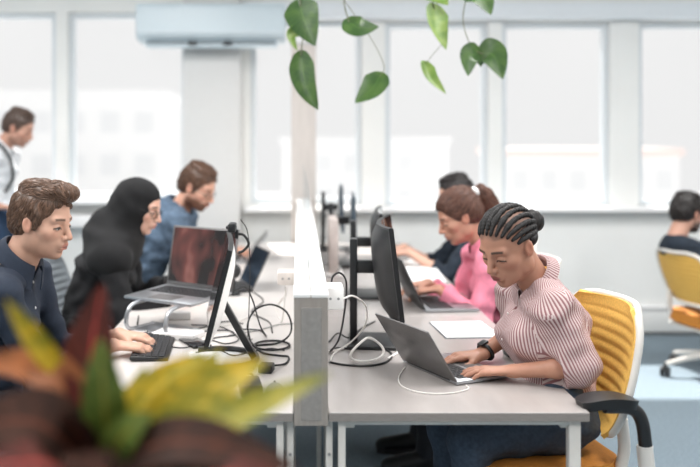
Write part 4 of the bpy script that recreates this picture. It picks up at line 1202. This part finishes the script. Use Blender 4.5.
# 3 black headscarf
p = Person('person in a black headscarf, glasses and black clothes behind the raised laptop', (-.965, 4.0, 0), 2, seat=.50, head=W(140, 206, 4.0), hp=(-14, 20, 0), hscale=.98,
           skin=(214, 170, 150), lip=(176, 110, 104), brow=(60, 44, 38), wr=((-.60, 4.16, .79), (-.57, 3.86, .79)), hand_yaw=(-10, 8), female=True, build=1.08, eye_open=.2, elbow_out=.5, h=.0055)
p.make_body(); p.shirt(M_BLKCL, cuff=.95, collar=False, grow=.012, seed=5, folds=.004, name='tunic'); p.trousers(M_BLKCL); p.shoes(M_SHOE, M_SOLE)
F = Field(np.array(p.N) - [.30, .32, .36], np.array(p.H) + [.20, .20, .2], .0045)
p.hell(F, (-.020, 0, .034), (.107, .086, .094), .01)
p.hell(F, (-.055, 0, -.03), (.088, .086, .11), .05)
F.cone(p.hw((-.03, 0, -.06)), p.N + Vector((-.01, 0, -.05)), .090, .125, .06)
for q in (1, -1): F.oval(p.N + Vector((-.03, q * .02, .01)), p.S[q] + Vector((-.005, q * .012, -.008)), (0, 0, 1), (.095, .105), (.088, .098), .06, .09)
F.oval(p.N + Vector((.03, 0, -.02)), p.C + Vector((.075, 0, .0)), (1, 0, 0), (.06, .12), (.05, .10), .04, .04)
F.oval(p.N + Vector((-.05, 0, .0)), p.C + Vector((-.06, 0, -.02)), (1, 0, 0), (.07, .14), (.05, .13), .04, .04)
F.wrinkle(.0022, [((14, 8, 34), 1), ((-24, 10, 30), .8), ((40, -20, 60), .5)], 6)
p.hell(F, (.118, 0, -.026), (.084, .060, .094), .006, 'sub')
finish('headscarf', F, mat('black scarf', (15, 15, 17), .92, var=.15, scale=80), p.root)
p.glasses(GL)

# 4 blue hoodie
p = Person('bearded person with glasses in a washed blue hoodie at the rear of the left row', (-.99, 5.10, 0), 0, seat=.48, head=W(198, 187, 5.10), hp=(-22, 27, 0), hscale=1.06,
           skin=(206, 158, 136), lip=(168, 104, 94), brow=(84, 60, 46), beard=(98, 62, 44), beard_amt=.95, wr=((-.42, 5.45, .80), W(226, 249, 5.20)), hand_yaw=(-14, 10), build=1.15, eye_open=.1, elbow_out=.6)
p.make_body(); o = p.shirt(M_HOOD, cuff=.92, collar=False, grow=.016, seed=9, folds=.005, name='hoodie'); p.trousers(M_DTR); p.shoes(M_SHOE, M_SOLE)
F = Field(np.array(p.N) - [.25, .22, .2], np.array(p.N) + [.22, .22, .22], .0055)
nd = (Vector(p.hw((-.03, 0, -.07))) - p.N).normalized()
F.cone(p.N - nd * .05, p.N + nd * .035, .125, .092, .02, flat=True)
F.oval(p.N + Vector((-.085, .06, .0)), p.N + Vector((-.085, -.06, .0)), (1, 0, 0), (.075, .06), (.075, .06), .04, .07)
F.cone(p.N - nd * .0, p.N + nd * .12, .062, .075, .004, 'sub')
F.wrinkle(.004, [((20, 12, 60), 1), ((-40, 15, 45), .8)], 2)
finish('hood', F, M_HOOD, o)
short_hair(p, (100, 72, 56), 0, 5, .004); p.glasses(GL)

# 5 pink shirt, ponytail
p = Person('person with a brown ponytail in a pink shirt at the middle right desk', (1.03, 4.02, 0), 180, seat=.49, head=W(459, 216, 4.02), hp=(4, 26, 0), hscale=.98,
           skin=(196, 146, 124), lip=(160, 94, 86), brow=(60, 42, 36), wr=(W(439, 289, 3.93), W(428, 283, 4.14)), hand_yaw=(-10, 6), female=True, eye_open=.15, elbow_out=.4, h=.0055, build=1.04)
p.make_body(); o = p.shirt(M_PINK, cuff=.86, open_=.05, seed=12, folds=.0042, grow=.010); p.trousers(M_DTR); p.shoes(M_SHOE, M_SOLE)
F = p.hair_field(.0032, (.2, .16, .2)); p.cap(F, .010, .066, -.045)
p.hell(F, (-.106, 0, .062), (.024, .026, .026), .006)
prev = None
for (x, z, r_) in [(-.116, .070, .020), (-.140, .060, .031), (-.154, .026, .037), (-.156, -.016, .038), (-.150, -.06, .034), (-.140, -.10, .026), (-.132, -.135, .011)]:
    if prev: p.hcone(F, prev[0], (x, 0, z), prev[1], r_, .008)
    prev = ((x, 0, z), r_)
p.strands(F, .0012, 7, fx=30, fy=170, fz=30)
def tail(q): return (-.112 - q[0], -q[1], .066 - q[2]) if q[0] > -.108 else (-.25 - 2 * (q[2] - .02), 0, -1)
hh = p.hair_mesh(F, (98, 66, 54), tail, 2000, .05, .0019, .0022, 4, 7)
bm = bmesh.new(); ball(bm, p.hw((-.116, .012, .070)), (.017, .030, .026), M=Matrix(p.R.tolist())); obj('hair_tie', bm, M_WHITE, hh)

# 6 far person in dark clothes
p = Person('person in dark clothes half hidden behind the ponytail at the far right desk', (1.20, 5.22, 0), 180, seat=.46, head=W(455, 196, 5.22), hp=(4, 16, 0), hscale=1.0,
           skin=(206, 164, 144), brow=(40, 32, 28), wr=(W(408, 252, 5.06), W(404, 247, 5.36)), hand_yaw=(-6, 4), elbow_out=.4, eye_open=.3)
p.make_body(); p.shirt(M_DKSH, cuff=.35, open_=.03, seed=15, folds=.004); p.trousers(M_DTR); p.shoes(M_SHOE, M_SOLE); short_hair(p, (42, 36, 36), 0, 8, .004, n=700)

# 7 standing at the left window
p = Person('person standing at the left window in a white shirt with a dark strap', (-2.09, 6.12, 0), 0, seat=.86, head=W(19, 128, 6.14), hp=(-6, 24, 0), hscale=1.03,
           skin=(196, 150, 130), brow=(50, 38, 32), beard=(110, 82, 70), beard_amt=.4, wr=((-2.02, 6.40, 1.04), (-2.00, 5.90, 1.02)), elbow_out=.5, standing=True, eye_open=.2)
p.make_body(); o = p.shirt(M_WSH, cuff=.9, seed=18, folds=.003); p.trousers(M_NTR); p.shoes(M_SHOE, M_SOLE); short_hair(p, (96, 76, 66), 0, 9, .004, n=800)
bm = bmesh.new()
q = -1
a = [p.N + Vector((-.09, q * .09, -.03)), p.N + Vector((-.02, q * .10, .037)), p.N + Vector((.055, q * .11, -.02)), p.C + Vector((.122, q * .11, .06)), p.C + Vector((.128, q * .11, -.05)), p.C + Vector((.09, q * .15, -.14))]
tube(bm, a, .011, seg=8); obj('strap', bm, M_BLKCL, p.root)

# 8 right edge, back turned
p = Person('dark haired person in a navy shirt seen from behind at the right edge', (2.64, 5.50, 0), 12, seat=.40, head=W(688, 213, 5.52), hp=(10, 10, 0), hscale=1.02,
           skin=(196, 150, 130), brow=(40, 30, 26), beard=(52, 40, 36), beard_amt=.85, wr=((2.94, 5.66, .615), (2.97, 5.48, .615)), elbow_out=.5, eye_open=.3)
p.make_body(); p.shirt(M_DKSH, cuff=.9, seed=20, folds=.003, collar=False, grow=.012); p.trousers(M_DTR); p.shoes(M_SHOE, M_SOLE); short_hair(p, (44, 38, 36), 0, 10, .004, n=800)
# ------------------------------------------------------------------ plants
def leaf_mat(name, base, vein, spots=None, spot_amt=.5, rough=.45, veinw=.06, sscale=9.):
    m = bpy.data.materials.new(name); m.use_nodes = True
    nt = m.node_tree; b = nt.nodes['Principled BSDF']; L = nt.links.new
    uv = nt.nodes.new('ShaderNodeUVMap'); sp = nt.nodes.new('ShaderNodeSeparateXYZ'); L(uv.outputs[0], sp.inputs[0])
    def M(op, a, b_=None):
        x = nt.nodes.new('ShaderNodeMath'); x.operation = op
        for i, q in enumerate((a, b_)):
            if q is None: continue
            if isinstance(q, (int, float)): x.inputs[i].default_value = q
            else: L(q, x.inputs[i])
        return x.outputs[0]
    d = M('ABSOLUTE', M('SUBTRACT', sp.outputs['X'], .5))
    mid = M('LESS_THAN', d, veinw * .5)
    side = M('GREATER_THAN', M('SINE', M('SUBTRACT', M('MULTIPLY', sp.outputs['Y'], 62.), M('MULTIPLY', d, 26.))), .86)
    v = M('MAXIMUM', mid, M('MULTIPLY', side, .30))
    tc = nt.nodes.new('ShaderNodeTexCoord'); n = nt.nodes.new('ShaderNodeTexNoise'); n.inputs['Scale'].default_value = sscale * 4; L(tc.outputs['Object'], n.inputs['Vector'])
    r = nt.nodes.new('ShaderNodeValToRGB'); e = r.color_ramp.elements
    e[0].position = .42; e[0].color = lin(base) + (1,); e[1].position = .62; e[1].color = lin(spots or base) + (1,)
    if spots: e[1].color = tuple(lin(base)[i] * (1 - spot_amt) + lin(spots)[i] * spot_amt for i in range(3)) + (1,)
    L(n.outputs['Fac'], r.inputs['Fac'])
    mx = nt.nodes.new('ShaderNodeMix'); mx.data_type = 'RGBA'; L(v, mx.inputs['Factor']); L(r.outputs[0], mx.inputs['A']); mx.inputs['B'].default_value = lin(vein) + (1,)
    L(mx.outputs['Result'], b.inputs['Base Color']); b.inputs['Roughness'].default_value = rough
    b.inputs['Specular IOR Level'].default_value = .2 if rough > .6 else .45
    return m
L_YEL = leaf_mat('yellow croton leaf', (206, 172, 40), (220, 192, 80), (118, 130, 42), .75)
L_LIME = leaf_mat('yellow green croton leaf', (158, 148, 40), (196, 176, 60), (104, 118, 40), .7)
L_GRN = leaf_mat('green croton leaf', (84, 106, 42), (160, 150, 60), (104, 124, 50), .7)
L_MAR = leaf_mat('maroon croton leaf', (84, 44, 36), (178, 66, 62), (60, 34, 30), .7, rough=.65)
L_DRK = leaf_mat('dark croton leaf', (50, 36, 31), (112, 62, 46), (72, 46, 36), .7, rough=.75, veinw=.05)
L_ORA = leaf_mat('orange croton leaf', (158, 92, 46), (180, 106, 60), (104, 64, 42), .6)
def leaf(parent, pts, width, m, up=(0, -1, .4), prof='oval', cup=.18, wave=.0, name='leaf', th=.0006, n=22):
    path = smooth_path(pts, max(2, n // max(1, len(pts) - 1)))
    N = len(path) - 1; upv = Vector(up).normalized()
    def fn(u, v):
        f = v * N; i = min(int(f), N - 1); p = path[i].lerp(path[i + 1], f - i)
        t = (path[min(i + 1, N)] - path[max(i - 1, 0)]).normalized()
        s = t.cross(upv); s = s.normalized() if s.length > 1e-6 else Vector((1, 0, 0)); nn = s.cross(t)
        if prof == 'oval': w = math.sin(PI * min(1, max(0, v)) ** .85) ** .75 * (1 - .15 * v) if 0 < v < 1 else .0
        else: w = min(1, v / .24) ** .45 if v < .24 else max(0, math.cos((v - .24) / .76 * PI / 2)) ** .85       # heart
        w = max(w, .012) * width / 2
        a = u * 2 - 1
        p = p + s * a * w + nn * (cup * abs(a) ** 1.6 * w + wave * math.sin(v * 21 + 3 * (a > 0)) * abs(a) * width * .06)
        if prof == 'heart': p = p - t * (a * a) * width * .26 * (1 - v) ** 3
        return p
    bm = bmesh.new(); grid_solid(bm, fn, 10, n, th)
    return obj(name, bm, m, parent)
pl = thing('croton_plant', 'blurred croton plant with yellow, green and dark red leaves in the foreground', 'plant', (-.27, 1.12, 0))
O = Vector((-.27, 1.12, 0))
P_ = lambda x, y, Y: W(x, y, Y) - O
stem_top = P_(108, 452, 1.12)
def cl(b, c, t, w, m, Y=(1.12, 1.1, 1.1), up=(0, -1, .3), cup=.2, wave=.4):
    pts = [P_(*b, Y[0]), P_(*c, Y[1]), P_(*t, Y[2])]
    leaf(pl, pts, w * Y[1] / FPX, m, up, cup=cup, wave=wave)
cl((98, 462), (90, 370), (102, 284), 66, L_MAR, (1.12, 1.16, 1.18), (-.15, -1, .1))
cl((108, 470), (104, 400), (100, 338), 48, L_GRN, (1.10, 1.06, 1.05), (.2, -1, .2))
cl((66, 378), (36, 342), (6, 300), 26, L_YEL, (1.14, 1.10, 1.05), (.3, -1, .5))
cl((96, 452), (50, 374), (-26, 362), 50, L_ORA, (1.12, 1.12, 1.10), (.1, -.8, .8))
cl((112, 462), (150, 396), (206, 352), 46, L_YEL, (1.12, 1.14, 1.18), (.2, -1, .4))
cl((118, 462), (196, 398), (268, 360), 60, L_YEL, (1.12, 1.10, 1.08), (.1, -.9, .7))
cl((126, 458), (214, 424), (330, 374), 46, L_LIME, (1.12, 1.05, 1.02), (.1, -.8, .8))
cl((112, 460), (170, 402), (222, 348), 36, L_YEL, (1.13, 1.18, 1.22), (.2, -1, .3))
cl((104, 456), (126, 410), (146, 366), 30, L_LIME, (1.12, 1.16, 1.2), (.2, -1, .2))
cl((100, 470), (88, 420), (66, 372), 40, L_MAR, (1.12, 1.1, 1.1), (-.2, -1, .2))
cl((98, 472), (180, 441), (298, 468), 62, L_DRK, (1.10, 1.0, .96), (0, -.75, .8), .1)
cl((120, 500), (215, 474), (318, 492), 44, L_MAR, (1.08, .96, .92), (0, -.6, .9), .1)
cl((98, 480), (40, 424), (-40, 428), 80, L_DRK, (1.10, 1.02, .98), (0, -.8, .7), .1)
cl((96, 490), (40, 462), (-50, 478), 60, L_MAR, (1.08, .97, .94), (0, -.6, .9), .1)
cl((104, 484), (80, 436), (62, 412), 40, L_DRK, (1.10, 1.05, 1.02), (-.2, -.9, .5), .1)
cl((110, 486), (146, 446), (172, 426), 46, L_DRK, (1.10, 1.05, 1.03), (.2, -.9, .5), .1)
cl((108, 480), (120, 440), (152, 412), 40, L_GRN, (1.09, 1.04, 1.03), (.1, -.9, .5), .1)
cl((104, 500), (110, 476), (60, 458), 50, L_DRK, (1.09, .98, .96), (0, -.8, .6), .1)
cl((108, 506), (170, 484), (240, 480), 56, L_DRK, (1.09, .98, .95), (0, -.7, .7), .1)
cl((118, 466), (180, 412), (256, 400), 40, L_YEL, (1.11, 1.08, 1.06), (.1, -.9, .6), .2)
cl((116, 470), (168, 424), (232, 420), 34, L_LIME, (1.11, 1.07, 1.05), (.1, -.9, .6), .2)
bm = bmesh.new(); tube(bm, [(-.002, 0, .84), (0, .003, .96), stem_top + Vector((0, 0, .01))], .008, seg=8); obj('stem', bm, mat('croton stem', (96, 82, 60), .8), pl)
bm = bmesh.new(); lathe(bm, [(.11, 0), (.115, .02), (.145, .80), (.148, .86), (.142, .862), (.136, .85), (.134, .835)], seg=36); po = obj('planter', bm, mat('planter', (70, 70, 72), .6), pl)
bm = bmesh.new(); lathe(bm, [(.130, .828), (.133, .842), (.06, .85)], seg=24); obj('soil', bm, mat('soil', (60, 46, 38), .95, var=.4, scale=120, bump=.8), pl)

hp = thing('hanging_pothos', 'green pothos vines with heart shaped leaves hanging from above', 'plant', W(395, -120, 2.14))
HO = Vector(hp.location)
Q = lambda x, y, Y=2.12: W(x, y, Y) - HO
L_PO = leaf_mat('pothos leaf', (58, 90, 42), (92, 124, 62), (82, 112, 52), .8, rough=.35, veinw=.03)
L_PO2 = leaf_mat('young pothos leaf', (110, 142, 62), (140, 166, 90), (150, 172, 90), .7, rough=.4, veinw=.03)
def hl(b, c, t, w, m=L_PO, up=(0, -1, .2), Y=(2.12, 2.10, 2.08), cup=.12): leaf(hp, [Q(*b, Y[0]), Q(*c, Y[1]), Q(*t, Y[2])], w * Y[1] / FPX, m, up, 'heart', cup, 0, th=.0005)
hl((300, 6), (305, 22), (315, 46), 36, up=(-.25, -1, .2), cup=.15)
hl((299, 28), (290, 36), (297, 51), 13, up=(.5, -1, 0), m=L_PO2, cup=.5)
hl((301, 56), (306, 84), (318, 110), 27, up=(-.35, -1, .1), cup=.3)
hl((349, 22), (360, 28), (379, 27), 25, up=(.1, -1, .35), cup=.1)
hl((380, 77), (371, 90), (355, 103), 27, up=(-.3, -1, .3), cup=.2)
hl((434, 9), (436, 26), (446, 50), 28, L_PO2, up=(.55, -1, .1), cup=.35)
hl((424, 64), (430, 78), (446, 94), 17, L_PO2, up=(.5, -1, .3), cup=.5)
hl((478, 54), (469, 57), (468, 76), 25, up=(.2, -1, .2), cup=.15)
hl((483, 53), (494, 56), (503, 79), 32, up=(-.1, -1, .2), cup=.12)
hl((470, -8), (482, -2), (491, 15), 28, up=(.1, -1, .3))
hl((428, -10), (438, -4), (448, 5), 22, L_PO2)
V_ = mat('vine', (126, 128, 100), .6)
def vine(pts, r=.0016): obj('vine', tubebm([Q(*q) if len(q) == 2 else Q(*q) for q in pts], r, seg=6, n=5), V_, hp)
top = (395, -120)
vine([top, (340, -95), (304, -40), (300, 0), (303, 28), (301, 56)])
vine([(303, 28), (299, 28)], .0012)
vine([top, (368, -100), (348, -40), (344, 0), (349, 22)])
vine([(344, 0), (372, 40), (384, 66), (380, 77)], .0009)
vine([top, (412, -100), (428, -50), (432, -10), (434, 9)])
vine([(432, -6), (448, 30), (430, 58), (424, 64)], .0008)
vine([top, (430, -105), (462, -60), (466, -8), (463, 20), (470, 44), (480, 53), (483, 53)], .0012)
bm = bmesh.new(); lathe(bm, [(.06, -.02), (.075, 0), (.09, .13), (.094, .14), (.088, .14), (.082, .12)], seg=28); obj('pot', bm, M_WHITE, hp)

# ------------------------------------------------------------------ light
w = bpy.data.worlds.new('sky'); bpy.context.scene.world = w; w.use_nodes = True
nt = w.node_tree; bg = nt.nodes['Background']
bg.inputs['Color'].default_value = (1.0, 1.0, 1.0, 1); bg.inputs['Strength'].default_value = WORLD
def area(name, loc, rot, sx, sy, watts, col=(1, .98, .96)):
    l = bpy.data.lights.new(name, 'AREA'); l.shape = 'RECTANGLE'; l.size = sx; l.size_y = sy; l.energy = watts; l.color = col
    o = bpy.data.objects.new(name, l); COL.objects.link(o); o.location = loc; o.rotation_euler = rot
    return o
for x in (-3.2, -1.1, 1.1, 3.2):
    for y in (0.4, 2.3, 4.2):
        area('ceiling_fill', (x, y, 2.88), (0, 0, 0), .6, 1.2, FILL * {.4: .75, 2.3: 1., 4.2: 1.15}[y])  # unseen overhead fill, added to brighten the room
s = bpy.data.lights.new('sun', 'SUN'); s.energy = SUN; s.angle = math.radians(1.5); s.color = (1, .97, .93)
so = bpy.data.objects.new('sun', s); COL.objects.link(so); so.rotation_euler = Vector((.17, -1, -1.25)).to_track_quat('-Z', 'Y').to_euler()

GROUPS = {'chair': 'office chairs at the desks', 'monitor': 'monitors on the desks', 'laptop': 'open laptops on the desks', 'cable': 'cables on the desks', 'person': 'people at work in the office',
          'building': 'buildings outside the windows', 'paper': 'papers on the desks', 'charger': 'chargers on the left desk', 'mouse': 'computer mice on the desks', 'power box': 'power boxes on the divider'}
for o in list(bpy.context.scene.objects):
    if o.parent is None and o.get('category') in GROUPS: o['group'] = GROUPS[o['category']]

# ------------------------------------------------------------------ camera
cam = bpy.data.cameras.new('camera'); co = bpy.data.objects.new('camera', cam); COL.objects.link(co)
co.location = (0, 0, CAM_H); co.rotation_euler = (PI / 2, 0, 0)
cam.sensor_width = 36; cam.lens = FPX / 700 * 36; cam.shift_x = (350 - VX) / 700; cam.shift_y = -(233.5 - VY) / 700
cam.dof.use_dof = True; cam.dof.focus_distance = 2.74; cam.dof.aperture_fstop = 1.55
sc = bpy.context.scene; sc.camera = co
sc.view_settings.view_transform = 'Standard'; sc.view_settings.look = 'None'; sc.view_settings.gamma = 1; sc.view_settings.use_curve_mapping = False
sc.view_settings.exposure = EXPO
sc.cycles.use_denoising = True
